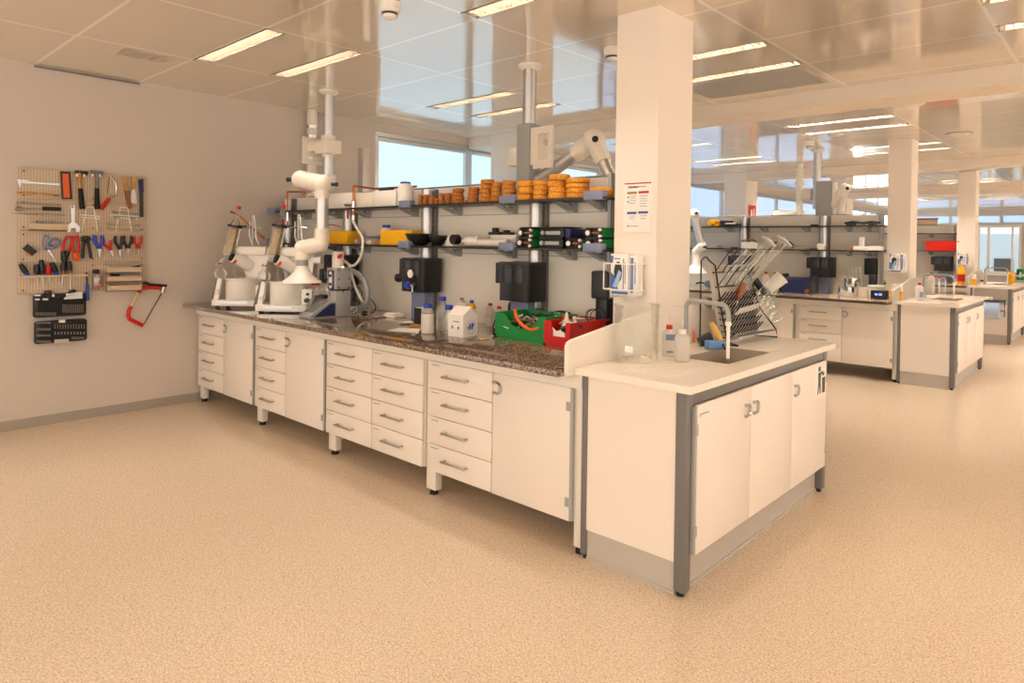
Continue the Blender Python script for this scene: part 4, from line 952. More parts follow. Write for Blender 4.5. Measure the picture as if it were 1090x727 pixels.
# the tall aluminium upright that carries the arm
single('upright_profile', MB().box(1.085, 1.145, .98, 1.06, .892, 2.32, .004).box(1.055, 1.085, .99, 1.05, 1.8, 2.32), K['alu'], 'tall aluminium upright behind the arm, rising above the shelf rack', 'upright')
# second arm served from the far side of the bench
r = wthing('extraction_arm', 'white extraction arm bent like a knee above the cork rings', 'extraction arm', (2.94, 1.2, 2.8))
P = Vector((2.94, 1.2, ZC))
part(r, 'ceiling_pipe', MB().cyl((P.x, P.y, 2.34), P, .05, seg=22), K['alu'])
part(r, 'ceiling_flange', MB().lathe([(.085, 0), (.085, -.015), (.058, -.04)], P, 22), K['plastic'])
part(r, 'box_column', MB().box(P.x-.065, P.x+.065, P.y-.065, P.y+.065, .892, 2.36, .006), K['spoon'])
ap = MB().box(P.x-.17, P.x-.065, P.y-.05, P.y+.05, 2.06, 2.19, .006)
part(r, 'rear_plate', ap, K['ivory'])
q0 = P.x+.07
fp = MB().box(q0, q0+.02, P.y-.06, P.y+.06, 2.05, 2.32)
for a_, b_, c_, d_ in ((q0+.02, q0+.20, 2.27, 2.32), (q0+.02, q0+.20, 2.02, 2.08), (q0+.02, q0+.065, 2.08, 2.27), (q0+.16, q0+.20, 2.08, 2.27)): fp.box(a_, b_, P.y-.055, P.y-.035, c_, d_)
part(r, 'mount_plate', fp, K['ivory'])
k1 = at(562, 200, 'y', 1.22); k2 = at(632, 150, 'y', 1.22); k3 = at(654, 196, 'y', 1.22)
part(r, 'lower_tube', MB().cyl(k1, k1.lerp(k2, .82), .05, seg=22), K['alu'])
kn = MB().cyl(k1.lerp(k2, .74), k2, .06, .066, 22).sphere(k2, .082, 22).cyl(k2, k2.lerp(k3, .5), .062, .055, 22)
part(r, 'knee_joint', kn, K['ivory'])
part(r, 'knee_bolt', MB().cyl(k2+Vector((.05, -.055, 0)), k2+Vector((.06, -.066, 0)), .022, seg=14), K['black'])
part(r, 'outer_tube', MB().cyl(k2.lerp(k3, .45), k3, .048, seg=20), K['alu'])
# white riser at the left wall
a0 = Vector((.075, 1.10, 0))
r = wthing('riser_pipe', 'white vertical pipe in the corner by the left wall, up to the ceiling', 'pipe', (.075, 1.1, 0))
part(r, 'pipe', MB().cyl(a0, a0+Vector((0, 0, ZC)), .05, seg=20), K['whitemetal'])
for z_ in (2.62, 2.52): part(r, 'clamp', MB().lathe([(.056, 0), (.056, .03)], a0+Vector((0, 0, z_)), 20), K['chrome'])
# ================================================================== tool board on the left wall
def pegmat():
    m = mat('perforated_board', 'c4ab8c', .55); N, L, b = nodes(m)
    tc = N.new('ShaderNodeTexCoord'); sp = N.new('ShaderNodeSeparateXYZ'); L.new(tc.outputs['Object'], sp.inputs[0])
    def cell(o, p):
        d = N.new('ShaderNodeMath'); d.operation = 'DIVIDE'; d.inputs[1].default_value = p; L.new(o, d.inputs[0])
        f = N.new('ShaderNodeMath'); f.operation = 'FRACT'; L.new(d.outputs[0], f.inputs[0])
        s = N.new('ShaderNodeMath'); s.operation = 'SUBTRACT'; s.inputs[1].default_value = .5; L.new(f.outputs[0], s.inputs[0])
        a = N.new('ShaderNodeMath'); a.operation = 'ABSOLUTE'; L.new(s.outputs[0], a.inputs[0])
        t = N.new('ShaderNodeMath'); t.operation = 'LESS_THAN'; t.inputs[1].default_value = .27; L.new(a.outputs[0], t.inputs[0]); return t.outputs[0]
    mu = N.new('ShaderNodeMath'); mu.operation = 'MULTIPLY'; L.new(cell(sp.outputs[1], .0200), mu.inputs[0]); L.new(cell(sp.outputs[2], .0100), mu.inputs[1])
    mx = N.new('ShaderNodeMix'); mx.data_type = 'RGBA'; mx.inputs[6].default_value = lin('d0bea6'); mx.inputs[7].default_value = lin('a28d75')
    L.new(mu.outputs[0], mx.inputs[0]); L.new(mx.outputs[2], b.inputs['Base Color']); return m
K['peg'] = pegmat()
XB = .028
def W(u, v, d=0): return at(u, v, 'x', XB+d)
r = wthing('tool_board', 'beige perforated tool board on the left wall', 'tool board', (0, -.9, 1.02))
yl, yr = -1.345, -.45
zs = [2.005, 1.765, 1.52, 1.275, 1.035]
for k in range(4):
    m = MB().box(.004, .024, yl, yr, zs[k+1]+.004, zs[k]-.004, .002)
    p_ = part(r, 'panel', m, K['peg'])
    part(p_, 'edge_lip', MB().box(.004, .034, yl, yr, zs[k]-.012, zs[k]-.002).box(.004, .034, yl, yr, zs[k+1]+.002, zs[k+1]+.010), K['beige'])
    for y in (yl+.03, (yl+yr)/2+.05, yr-.03):
        for z in (zs[k]-.028, zs[k+1]+.028): part(p_, 'screw', MB().cyl((.024, y, z), (.028, y, z), .006, seg=8), K['dark'])
GT = 'tools on the beige board'
def tool(name, label, cat, u, v):
    p = W(u, v); return wthing(name, label, cat, (XB, p.y, p.z))
def bar(m, a, b, w, t=.006, d=.004, w2=None):
    """flat bar on the board between pixels a and b"""
    A = W(*a, d); B = W(*b, d); n = Vector((0, -(B-A).z, (B-A).y)).normalized(); w2 = w if w2 is None else w2
    vs = []
    for x in (0, t):
        for P, ww in ((A, w), (B, w2)):
            for s in (-1, 1): q = P+n*(s*ww/2); vs.append((q.x+x, q.y, q.z))
    return m.add(vs, [(0,1,3,2), (4,6,7,5), (0,4,5,1), (2,3,7,6), (0,2,6,4), (1,5,7,3)])
def rod(m, pts, r_, d=.008, seg=8, rad=None): return m.tube([W(u, v, d) for u, v in pts], r_, seg, rad=rad)
t = tool('caliper', 'steel vernier caliper at the top of the tool board', 'caliper', 40, 196)
part(t, 'beam', bar(MB(), (21, 193.6), (63, 196.6), .014), K['steel'])
part(t, 'jaw', bar(bar(MB(), (20, 191), (21.5, 199.5), .03, w2=.006), (23, 193), (31, 194), .028), K['steel'])
t = tool('folding_rule', 'yellow wooden folding rule under the caliper', 'rule', 40, 207)
part(t, 'strip', bar(MB(), (17.5, 205), (64, 207.8), .016, .01), K['wood']); part(t, 'hinge', bar(MB(), (56, 208), (62, 208.4), .008, .012), K['dark'])
t = tool('blade_holder', 'black tool holder with an orange red front on the board', 'holder', 70, 197)
part(t, 'case', bar(MB(), (69, 182.6), (71.3, 212), .068, .018), K['black']); part(t, 'front', bar(MB(), (69.4, 185), (71, 210.3), .042, .005, .02), K['orange'])
t = tool('ratchet_extension', 'long thin steel extension bar on the second panel of the tool board', 'tool', 40, 217)
part(t, 'shaft', rod(MB(), [(19, 216), (64, 218.4)], .006), K['steel']); part(t, 'head', rod(MB(), [(17.5, 215.7), (20.5, 216.2)], .011), K['steel'])
t = tool('ratchet', 'ratchet with a round head and a black grip', 'ratchet', 40, 222)
part(t, 'head', rod(MB(), [(17, 222), (24, 222.3)], .017, rad=[.019, .016]), K['steel']); part(t, 'shaft', rod(MB(), [(24, 222.3), (46, 222.2)], .006), K['steel']); part(t, 'grip', rod(MB(), [(45, 222), (64.5, 222.6)], .015), K['black'])
t = tool('sliding_bar', 'thin steel sliding T bar sticking out left of the tool board', 'tool', 40, 228)
part(t, 'bar', rod(MB(), [(12.5, 227), (69, 229)], .005, .012), K['steel']); part(t, 'slider', rod(MB(), [(41, 227.5), (43, 230)], .011, .012), K['steel'])
t = tool('tool_tray', 'beige narrow tray fixed to the second panel of the tool board', 'tray', 50, 242)
a, b = W(30, 245), W(70, 245.5)
part(t, 'trough', MB().box(XB, XB+.075, a.y, b.y, a.z, a.z+.006).box(XB+.07, XB+.075, a.y, b.y, a.z, a.z+.052).box(XB, XB+.07, a.y, a.y+.005, a.z, a.z+.052).box(XB, XB+.07, b.y-.005, b.y, a.z, a.z+.052), K['beige'])
for k, (u0, u1) in enumerate(((41, 52), (50, 62), (58, 68))):
    t = tool('combination_wrench', ('steel wrench lying in the narrow board tray at its left', 'steel wrench lying in the middle of the narrow board tray', 'steel wrench lying in the narrow board tray at its right')[k], 'wrench', u0, 238)
    part(t, 'shaft', rod(MB(), [(u0, 237.5), (u1, 238.3)], .007, .03+.012*k), K['steel']); part(t, 'ring', MB().torus(W(u0, 237, .03+.012*k), .014, .006, (1, 0, .6)), K['steel'])
t = tool('adjustable_spanner', 'silver adjustable spanner hanging head down on the board', 'spanner', 77, 233)
part(t, 'shaft', bar(MB(), (77, 219), (77.4, 241), .030, .012, w2=.024), K['alu'])
hd = W(77.4, 242.5, .006)
m = MB(); 
for k in range(10):
    pass
m.prism([(hd.y-.042, hd.z-.035), (hd.y-.05, hd.z+.005), (hd.y-.02, hd.z+.04), (hd.y+.02, hd.z+.04), (hd.y+.05, hd.z+.005), (hd.y+.042, hd.z-.035), (hd.y+.018, hd.z-.03), (hd.y+.016, hd.z-.002), (hd.y-.014, hd.z-.002), (hd.y-.018, hd.z-.03)], 'x', XB+.004, XB+.02)
part(t, 'jaw', m, K['alu']); part(t, 'hanging_hole', MB().cyl(W(77, 220.5, .015), W(77, 220.5, .018), .007, seg=10), K['dark'])
for k, (hx, sx, gx, lab, hm, sm) in enumerate(((86, (84.2, 85.5), (85.5, 87.6), 'hammer with wooden shaft and black grip', 'black', 'wood'), (102.5, (103.5, 103.3), (103.3, 103.5), 'hammer with grey steel shaft and black grip', 'grey', 'grey'))):
    t = tool('hammer', lab+' hanging on the tool board', 'hammer', hx, 190)
    part(t, 'head', rod(bar(MB(), (hx-6.5, 183), (hx+6.5, 184.4), .026, .026), [(hx+3, 184.3), (hx+6.8, 184.8)], .017, .017), K[hm])
    part(t, 'shaft', rod(MB(), [(sx[0], 184), (sx[1], 202)], .015, .018, rad=[.016, .015]), K[sm])
    part(t, 'grip', rod(MB(), [(gx[0], 200.5), (gx[1], 222.5)], .02, .018, rad=[.017, .021]), K['rubber'])
    part(t, 'hook', rod(MB(), [(hx-4, 188), (hx-4, 185)], .008, .03).tube([W(hx+4, 188.5, .03), W(hx+4, 185.5, .03)], .008), K['plastic'])
t = tool('coping_saw', 'coping saw with silver bow and red handle', 'saw', 118, 200)
part(t, 'bow', rod(MB(), [(116.2, 187), (119, 190), (122.5, 194), (123.8, 200), (123.4, 206), (121.5, 209.5), (118.5, 209), (115.5, 207)], .006), K['chrome'])
part(t, 'blade', rod(MB(), [(116.2, 187), (114.6, 206)], .0025), K['dark']); part(t, 'handle', rod(MB(), [(116.5, 211), (107.5, 222.5)], .015, .016, rad=[.014, .017]), K['red'])
t = tool('wire_brush', 'wooden handled wire brush on the tool board', 'brush', 134, 203)
part(t, 'handle', bar(MB(), (131.5, 188), (134.5, 204), .028, .014, w2=.026), K['wood']); part(t, 'bristles', bar(MB(), (134.5, 203), (137.5, 222), .036, .03, w2=.024), K['brown'])
t = tool('putty_knife', 'putty knife with wooden handle on the tool board', 'knife', 142, 203)
part(t, 'handle', bar(MB(), (141.8, 188), (142, 202), .036, .016, w2=.022), K['wood']); part(t, 'blade', bar(MB(), (142, 201), (142.2, 216.5), .026, .003, .008, w2=.056), K['steel'])
t = tool('hand_file', 'flat file with blue handle at the right edge of the tool board', 'file', 150, 210)
part(t, 'handle', bar(MB(), (149.6, 191), (150.2, 205), .030, .018), K['navy']); part(t, 'blade', bar(MB(), (150.2, 205), (150.6, 231), .028, .006, .008), K['dark'])
for lab, x0, x1, extra in (('wire hook rack under the two hammers', 85, 107, False), ('wire hook rack holding small drivers at the right of the board', 117, 147, True)):
    t = tool('wire_rack', lab, 'rack', (x0+x1)/2, 232)
    mid = (x0+x1)/2
    part(t, 'wire', rod(rod(rod(MB(), [(mid-9, 246), (mid-5, 228), (mid-4, 220.5), (mid+4, 221), (mid+5, 228), (mid+8, 246)], .005), [(x0, 228.5), (x1, 230.5)], .005, .02), [(x0+1, 231), (x1-1, 233)], .005, .03), K['plastic'])
    if extra:
        for k, (v, a_, b_) in enumerate(((226, 119, 146), (231.5, 121, 144), (239, 114, 149), (243.5, 115, 149))):
            s = tool('nut_driver', 'small steel driver lying on the wire rack, %s row' % ['top', 'second', 'third', 'bottom'][k], 'driver', mid, v)
            part(s, 'shaft', rod(MB(), [(a_+5, v-.3), (b_-4, v+1)], .004, .03), K['steel']); part(s, 'socket', rod(rod(MB(), [(a_, v-.6), (a_+6, v-.2)], .009, .03), [(b_-6, v+.8), (b_, v+1.2)], .008, .03), K['steel'])
t = tool('staple_gun', 'small black tool with a red nose on the third board panel', 'staple gun', 30, 266)
part(t, 'body', bar(MB(), (26, 262), (36, 270), .05, .03), K['black']); part(t, 'lever', bar(MB(), (25, 263), (33, 260.8), .008, .01, .02), K['steel']); part(t, 'nose', bar(MB(), (28, 269.5), (33, 271), .018, .02, .012), K['orange'])
t = tool('scissors', 'blue handled scissors hanging on the tool board', 'scissors', 52, 265)
c1, c2 = W(48.8, 258.5, .01), W(56.8, 259, .01)
part(t, 'handle', MB().tube([c1+Vector((0, .024*math.cos(k*PI/9), .055*math.sin(k*PI/9))) for k in range(18)], .007, 6, closed=True).tube([c2+Vector((0, .036*math.cos(k*PI/9)+.012*math.sin(k*PI/9), .036*math.sin(k*PI/9))) for k in range(18)], .012, 6, closed=True), K['bluegrey'])
part(t, 'joint', bar(MB(), (51, 266), (54, 260), .03, .008), K['blue']); part(t, 'blade', bar(bar(MB(), (51.5, 266), (60, 279.5), .016, .003, .01, w2=.003), (52, 266.5), (54.5, 271), .018, .003, .006, w2=.006), K['steel'])
def pliers(label, top, mid, tip, spread, hm, gm=None, hw=.015, hm2=None):
    """two bent handles from the top to the pivot, jaws to the tip"""
    t = tool('pliers', label, 'pliers', mid[0], mid[1])
    for s in (-1, 1):
        p0 = (top[0]+s*spread, top[1]); p1 = (top[0]+s*spread*1.15, top[1]+(mid[1]-top[1])*.45); p2 = (mid[0]+s*spread*.35, mid[1]-1)
        part(t, 'handle', rod(MB(), [p0, ((p0[0]+p1[0])/2+s*.2, (p0[1]+p1[1])/2), p1, ((p1[0]+p2[0])/2, (p1[1]+p2[1])/2), p2], hw, .012, rad=[hw*.8, hw, hw, hw*.9, hw*.8]), K[(hm2 or hm) if s > 0 else hm])
    part(t, 'pivot', rod(bar(MB(), (mid[0]-1, mid[1]-1.5), (mid[0]+.6, mid[1]+1.5), .032, .016), [(mid[0], mid[1]), (mid[0]+.01, mid[1]+.05)], .012, .02), K[gm or hm])
    part(t, 'jaw', bar(MB(), (mid[0], mid[1]+1), tip, .03, .012, .008, w2=.008), K['steel'] if gm != 'black2' else K['black'])
    return t
pliers('pliers with blue handles, first of the small pliers on the board', (105, 250.5), (105.3, 264), (105.6, 274.5), 3.6, 'blue', 'navy')
pliers('tilted small pliers with red handles beside the blue pliers', (114, 255.5), (117, 265), (120, 272), 3.4, 'red', None, .011)
pliers('black pliers with red edged handles, third of the small pliers', (126.3, 251), (127, 264), (127.5, 274), 3.4, 'black', None, .013)
pliers('black pliers right beside another black pair on the board', (136, 251), (136.2, 263.5), (135.6, 270), 3.6, 'black', None, .013)
pliers('red handled pliers nearest the right edge of the board', (146.4, 252), (146.8, 263.5), (147, 271), 3.2, 'red', None, .012)
t = tool('bolt_cutter', 'long red handled cutter with a black head', 'cutter', 70, 268)
part(t, 'handle', rod(MB(), [(71.5, 251), (68, 259), (66.6, 269)], .010, .014), K['red']); part(t, 'handle', rod(MB(), [(74.5, 251), (77, 256), (75, 263), (72.5, 269)], .010, .014), K['red'])
part(t, 'head', rod(rod(MB(), [(66.5, 267), (69, 275), (68, 281)], .02, .014, rad=[.012, .028, .012]), [(72.5, 267), (70, 274)], .016, .014), K['black'])
t = tool('tin_snips', 'red tin snips with long handles hanging next to the black pincers', 'snips', 80, 268)
part(t, 'handle', rod(MB(), [(79, 251), (77, 258), (77.5, 266), (80, 271)], .010, .016), K['red']); part(t, 'handle', rod(MB(), [(82.5, 250), (83.5, 258), (83.8, 268), (81, 271)], .010, .016), K['red'])
part(t, 'head', rod(MB(), [(79.5, 269), (81, 274), (83.5, 277.5)], .022, .014, rad=[.016, .03, .012]), K['orange'])
t = tool('pincers', 'black pincers hanging with handles down', 'pincers', 92, 262)
part(t, 'jaw', rod(MB(), [(87.5, 254), (89, 252.6), (92, 252.5), (95, 253), (95.6, 254.5), (93, 257), (90, 256.6), (87.5, 254.5)], .013, .014), K['black'])
for a_, b_ in (((90, 256), (88.2, 275)), ((93.5, 256.5), (97, 275))): part(t, 'handle', rod(MB(), [a_, ((a_[0]+b_[0])/2-.3, 263), b_], .012, .014), K['black'])
# screwdriver ledge with its screwdrivers
t = tool('screwdriver_rail', 'beige perforated ledge holding screwdrivers on the lowest board panel', 'rail', 57, 294)
a, b = W(22, 294), W(92, 293.5)
part(t, 'ledge', MB().box(XB, XB+.055, a.y, b.y, a.z-.010, a.z+.006, .003), K['beige'])
drv = [((21.5, 281), (30, 293.5), (34, 301), 'black', 'screwdriver tilting left with black and blue handle, first on the ledge'), ((38.5, 281.5), (39.5, 292.5), (40, 300), 'black', 'short screwdriver standing second on the ledge'),
       ((44, 276.5), (45.3, 292), (45.8, 306), 'black', 'tall black screwdriver third on the ledge'), ((51.3, 282), (52, 292), (53, 301), 'red', 'small red handled screwdriver on the ledge'),
       ((55, 279.5), (61, 292.5), (65.5, 305), 'black', 'leaning screwdriver with black and blue handle right of the red one'), ((67.2, 279.5), (67.5, 291.5), (66, 304), 'black', 'black screwdriver below the red handled cutter head'),
       ((73.5, 278), (74.5, 290.5), (75, 309), 'black', 'black screwdriver with brown collar at the right end of the ledge')]
for p0, p1, p2, hm, lab in drv:
    t = tool('screwdriver', lab, 'screwdriver', p1[0], p1[1])
    q = (p0[0]+(p1[0]-p0[0])*.75, p0[1]+(p1[1]-p0[1])*.75)
    part(t, 'handle', rod(MB(), [p0, ((p0[0]+q[0])/2, (p0[1]+q[1])/2), q], .02, .028, 12, rad=[.014, .021, .018]), K[hm])
    part(t, 'collar', rod(MB(), [q, p1], .014, .028, 10, rad=[.016, .013]), K['blue' if 'blue' in lab else ('brown' if 'brown' in lab or 'cutter' in lab else hm)])
    part(t, 'blade', rod(MB(), [p1, p2], .0035, .028, 6), K['steel'])
t = tool('screwdriver', 'slim screwdriver with a bright blue handle hanging beside the black case', 'screwdriver', 93, 308)
part(t, 'handle', rod(MB(), [(92.7, 303), (93.2, 320)], .013, .016, 10), K['blue']); part(t, 'blade', rod(MB(), [(92.2, 290), (92.7, 303)], .007, .016, 8), K['dark'])
t = tool('clear_jar', 'clear box with a black lid holding orange parts on the tool board', 'box', 102, 300)
a, b, z0, z1 = W(97, 308), W(108, 308), W(102, 309).z, W(102, 291).z
part(t, 'case', MB().box(XB+.004, XB+.06, a.y, b.y, z0, z1, .006), K['clearplastic'])
part(t, 'lid', MB().box(XB+.004, XB+.062, a.y+.005, b.y-.03, z1, z1+.035, .01), K['black'])
cm_ = MB(); random.seed(5)
for k in range(7):
    y = random.uniform(a.y+.015, b.y-.03); z = random.uniform(z0+.01, z1-.06); cm_.box(XB+.02, XB+.045, y, y+.02, z, z+.05, .004)
part(t, 'contents', cm_, K['orange']); part(t, 'contents', MB().box(XB+.01, XB+.05, a.y+.05, b.y-.02, z0+.10, z0+.135, .003).box(XB+.01, XB+.05, a.y+.012, a.y+.05, z0+.04, z1-.03, .003), K['spoon'])
t = tool('small_parts_trays', 'three beige trays one above the other, low on the tool board at right', 'trays', 130, 298)
for k, v in enumerate((290.5, 300, 310)):
    a, b = W(112, v), W(147.5, v-.3)
    part(t, 'tray', MB().box(XB, XB+.075, a.y, b.y, a.z, a.z+.006).box(XB+.07, XB+.075, a.y, b.y, a.z, a.z+.048).box(XB, XB+.07, a.y, a.y+.005, a.z, a.z+.06).box(XB, XB+.07, b.y-.005, b.y, a.z, a.z+.06), K['beige'])
t = tool('marker_pen', 'black pen lying in the uppermost of the three board trays', 'pen', 147, 284)
part(t, 'barrel', rod(MB(), [(141, 284.4), (149, 283)], .007, .05), K['black']); part(t, 'tip', rod(MB(), [(139, 284.7), (141, 284.4)], .004, .05), K['dark'])
single('black_grip', rod(MB(), [(118, 293.2), (127, 293.2)], .013, .04), K['black'], 'black rubber grip lying in the middle board tray', 'grip')
single('orange_marker', rod(MB(), [(127, 303.5), (135, 304.2)], .010, .04, rad=[.011, .004]), K['yellow'], 'orange pencil stub lying in the lowest board tray', 'pencil')
# hacksaw
t = tool('hacksaw', 'red framed hacksaw hanging off the lower right corner of the tool board', 'saw', 155, 325)
part(t, 'frame', rod(MB(), [(171.5, 306.5), (163, 306), (155, 306.3), (151, 307), (149, 309), (147.5, 312)], .017, .03), K['red'])
part(t, 'frame_sticker', rod(MB(), [(147.6, 311.6), (143.5, 318), (139.5, 326.5)], .016, .03), K['card'])
part(t, 'frame_lower', rod(MB(), [(139.6, 326), (137.2, 331), (136.5, 336), (138.5, 340), (144, 342.6), (152, 346.5)], .017, .03), K['red'])
part(t, 'grip', rod(MB(), [(152, 301.8), (155, 301.2), (160, 303), (170, 304.3), (177.5, 304)], .014, .03, rad=[.012, .014, .012, .017, .01]), K['black'])
part(t, 'bracket', rod(MB(), [(174.5, 305.5), (172.5, 311.5)], .017, .03), K['alu']); part(t, 'blade', rod(MB(), [(172, 312), (163, 328), (153.2, 345)], .005, .03), K['dark'])
# open black socket set case hanging by two hooks
t = tool('socket_set', 'open black socket set case hanging under the tool board', 'tool case', 63, 335)
def half(name, u0, u1, v0, v1, tilt):
    a, b = W(u0, v1), W(u1, v0); m = MB().box(XB-.02, XB+.035, a.y, b.y, a.z, b.z, .018); return part(t, name, m, K['black']), a, b
h1, a1, b1 = half('lid_half', 34.8, 91.2, 311.5, 338.5, 0)
part(h1, 'recess', MB().box(XB+.034, XB+.037, a1.y+.025, b1.y-.025, a1.z+.02, b1.z-.02, .001), K['rubber'])
for ya_ in (a1.y+.07, b1.y-.12): part(h1, 'hinge_tab', MB().box(XB-.0, XB+.03, ya_, ya_+.045, b1.z-.005, b1.z+.03, .005), K['black'])
part(h1, 'carry_handle', MB().box(XB, XB+.03, (a1.y+b1.y)/2-.06, (a1.y+b1.y)/2+.05, b1.z-.03, b1.z-.02).box(XB, XB+.036, (a1.y+b1.y)/2-.06, (a1.y+b1.y)/2-.045, b1.z-.03, b1.z+.0).box(XB, XB+.036, (a1.y+b1.y)/2+.035, (a1.y+b1.y)/2+.05, b1.z-.03, b1.z+.0), K['plastic'])
random.seed(9)
def bits(par, name, n_, u0, u1, v0, v1, mt, w=.005):
    for k in range(n_):
        u = u0+(u1-u0)*(k+.5)/n_; m = MB(); rod(m, [(u, v0), (u+.1, v1)], w, .008+.032); part(par, name, m, mt)
bits(h1, 'drill_bit', 10, 37.5, 60, 332.5, 336, K['grey'], .0045)
bits(h1, 'hex_key', 12, 66, 89, 324, 333, K['grey'], .003)
m = MB()
for k in range(5): bar(m, (68+k*1.2, 317.8-k*1.1), (87.5, 316.8-k*1.5), .012, .008, .036)
part(h1, 'wrench_set', m, K['alu'])
m = MB(); bar(m, (37, 314.3), (43, 314.3), .012, .01, .036); bar(m, (37, 318.7), (42, 318.7), .012, .01, .036); bar(m, (45, 318.5), (51, 318.5), .014, .01, .036)
part(h1, 'adapter', m, K['steel'])
h2, a2_, b2_ = half('base_half', 36, 92, 338.8, 366.5, 0)
part(h2, 'recess', MB().box(XB+.034, XB+.037, a2_.y+.025, b2_.y-.025, a2_.z+.02, b2_.z-.02, .001), K['rubber'])
for v in (342.5, 349.5, 356, 362.5): bits(h2, 'socket', 8, 38.5, 54, v, v+2.2, K['grey'], .0055)
bits(h2, 'screwdriver_bit', 12, 57, 91, 345, 350, K['grey'], .0035)
bits(h2, 'nut_socket', 10, 57, 91, 353, 356, K['grey'], .006)
bits(h2, 'small_bit', 8, 76, 90, 358.5, 361, K['grey'], .004)
m = MB(); bar(m, (62.5, 341.8), (69, 341.8), .022, .012, .036); part(h2, 'grip', m, K['ivory'])
m = MB(); bar(m, (58, 363.4), (73, 362.7), .03, .004, .036); part(h2, 'handle_opening', m, K['plinth'])
# ================================================================== on and around the near sink and column
ZS = .9025
# notice on the column face
a, b = at(663.5, 247, 'y', .723), at(692, 194, 'y', .723)
r = wthing('notice_sign', 'white notice sheet with red, yellow and blue headings on the nearest column', 'notice', ((a.x+b.x)/2, .722, a.z))
x0, x1, z0, z1 = a.x, a.x+.185, 1.55, 1.838
part(r, 'sheet', MB().box(x0, x1, .7195, .7225, z0, z1), K['paper'])
def ink(nm, col, rects, yy=.7188):
    m = MB()
    for u0, u1, w0, w1 in rects: m.box(x0+u0*(x1-x0), x0+u1*(x1-x0), yy, .7196, z1-w1*(z1-z0), z1-w0*(z1-z0))
    return part(r, nm, m, col)
ink('red_bar', K['red'], [(.02, .98, .03, .055)]); ink('title', K['spoon'], [(.2, .8, .10, .125), (.16, .3, .095, .13), (.35, .5, .095, .13)])
ink('yellow_heading', mat('olive_ink', 'a08a3c', .6), [(.14, .48, .205, .25)]); ink('red_heading', K['red'], [(.54, .90, .20, .245)])
ink('blue_heading', mat('blue_ink', '3e5f9a', .6), [(.14, .48, .60, .645), (.54, .88, .595, .64)])
ink('text_line', K['bluegrey'], [(.15, .2, .29, .33), (.15, .2, .38, .42), (.24, .46, .29, .30), (.24, .44, .33, .34), (.24, .46, .38, .39), (.22, .42, .43, .44), (.58, .86, .29, .30), (.60, .84, .34, .35), (.58, .86, .39, .40), (.60, .82, .44, .45), (.58, .84, .49, .50), (.22, .42, .68, .69), (.22, .40, .73, .74), (.60, .84, .68, .69), (.62, .8, .73, .74)])
ink('emblem', K['spoon'], [(.14, .22, .865, .90), (.25, .55, .875, .89)])
# glove box in its wire holder
def glove_holder(label, X, Y, Zb):
    r = wthing('glove_box', label, 'glove box', (X, Y, Zb))
    part(r, 'carton', MB().box(X-.115, X+.0, Y-.085, Y-.012, Zb+.012, Zb+.245, .002), K['paper'])
    part(r, 'blue_print', MB().box(X-.116, X+.001, Y-.0862, Y-.084, Zb+.02, Zb+.035).prism([(X-.112, Zb+.05), (X-.06, Zb+.04), (X-.085, Zb+.12), (X-.112, Zb+.14)], 'y', Y-.0865, Y-.084).prism([(X-.112, Zb+.19), (X-.10, Zb+.19), (X-.095, Zb+.235), (X-.112, Zb+.235)], 'y', Y-.0865, Y-.084).box(X-.001, X+.001, Y-.05, Y-.03, Zb+.03, Zb+.22), mat('glove_box_blue', '4a6fb0', .55))
    part(r, 'opening', MB().prism([(X-.063+.026*math.cos(k*PI/10), Zb+.145+.058*math.sin(k*PI/10)) for k in range(20)], 'y', Y-.0875, Y-.085), K['dark'])
    part(r, 'glove', MB().prism([(X-.095, Zb+.06), (X-.07, Zb+.055), (X-.035, Zb+.14), (X-.055, Zb+.155)], 'y', Y-.092, Y-.087), mat('pale_blue_glove', '9fc0e6', .5))
    part(r, 'lettering', MB().box(X-.03, X-.024, Y-.0865, Y-.085, Zb+.05, Zb+.22).box(X-.018, X-.014, Y-.0865, Y-.085, Zb+.08, Zb+.2).box(X-.09, X-.05, Y-.0865, Y-.085, Zb+.215, Zb+.222), K['bluegrey'])
    part(r, 'second_carton', MB().box(X+.006, X+.055, Y-.07, Y-.012, Zb+.012, Zb+.24, .002), K['paper'])
    part(r, 'second_print', MB().box(X+.010, X+.028, Y-.0712, Y-.069, Zb+.03, Zb+.225).box(X+.036, X+.042, Y-.0712, Y-.069, Zb+.08, Zb+.2), mat('glove_box_print', '6d87b8', .55))
    wm_ = MB()
    for z in (Zb+.045, Zb+.19):
        wm_.tube([(X-.15, Y-.004, z), (X-.15, Y-.10, z), (X-.13, Y-.104, z), (X+.06, Y-.10, z), (X+.068, Y-.09, z), (X+.068, Y-.004, z)], .004, 6)
    wm_.tube([(X-.15, Y-.10, Zb+.045), (X-.15, Y-.10, Zb+.19)], .004, 6).tube([(X+.068, Y-.05, Zb+.045), (X+.068, Y-.05, Zb+.19)], .004, 6)
    wm_.tube([(X-.10, Y-.10, Zb+.045), (X-.10, Y-.10, Zb+.004), (X-.10, Y-.004, Zb+.004)], .004, 6).tube([(X+.02, Y-.10, Zb+.045), (X+.02, Y-.10, Zb+.004), (X+.02, Y-.004, Zb+.004)], .004, 6)
    part(r, 'wire_holder', wm_, K['plastic']); return r
glove_holder('wire holder with blue printed glove boxes on the nearest column', 4.185, .722, 1.18)
glove_holder('glove box holder on the middle column above the second bench', 4.20, 6.599, 1.18)
glove_holder('glove box holder on the far column above the third bench', 4.17, 11.099, 1.18)
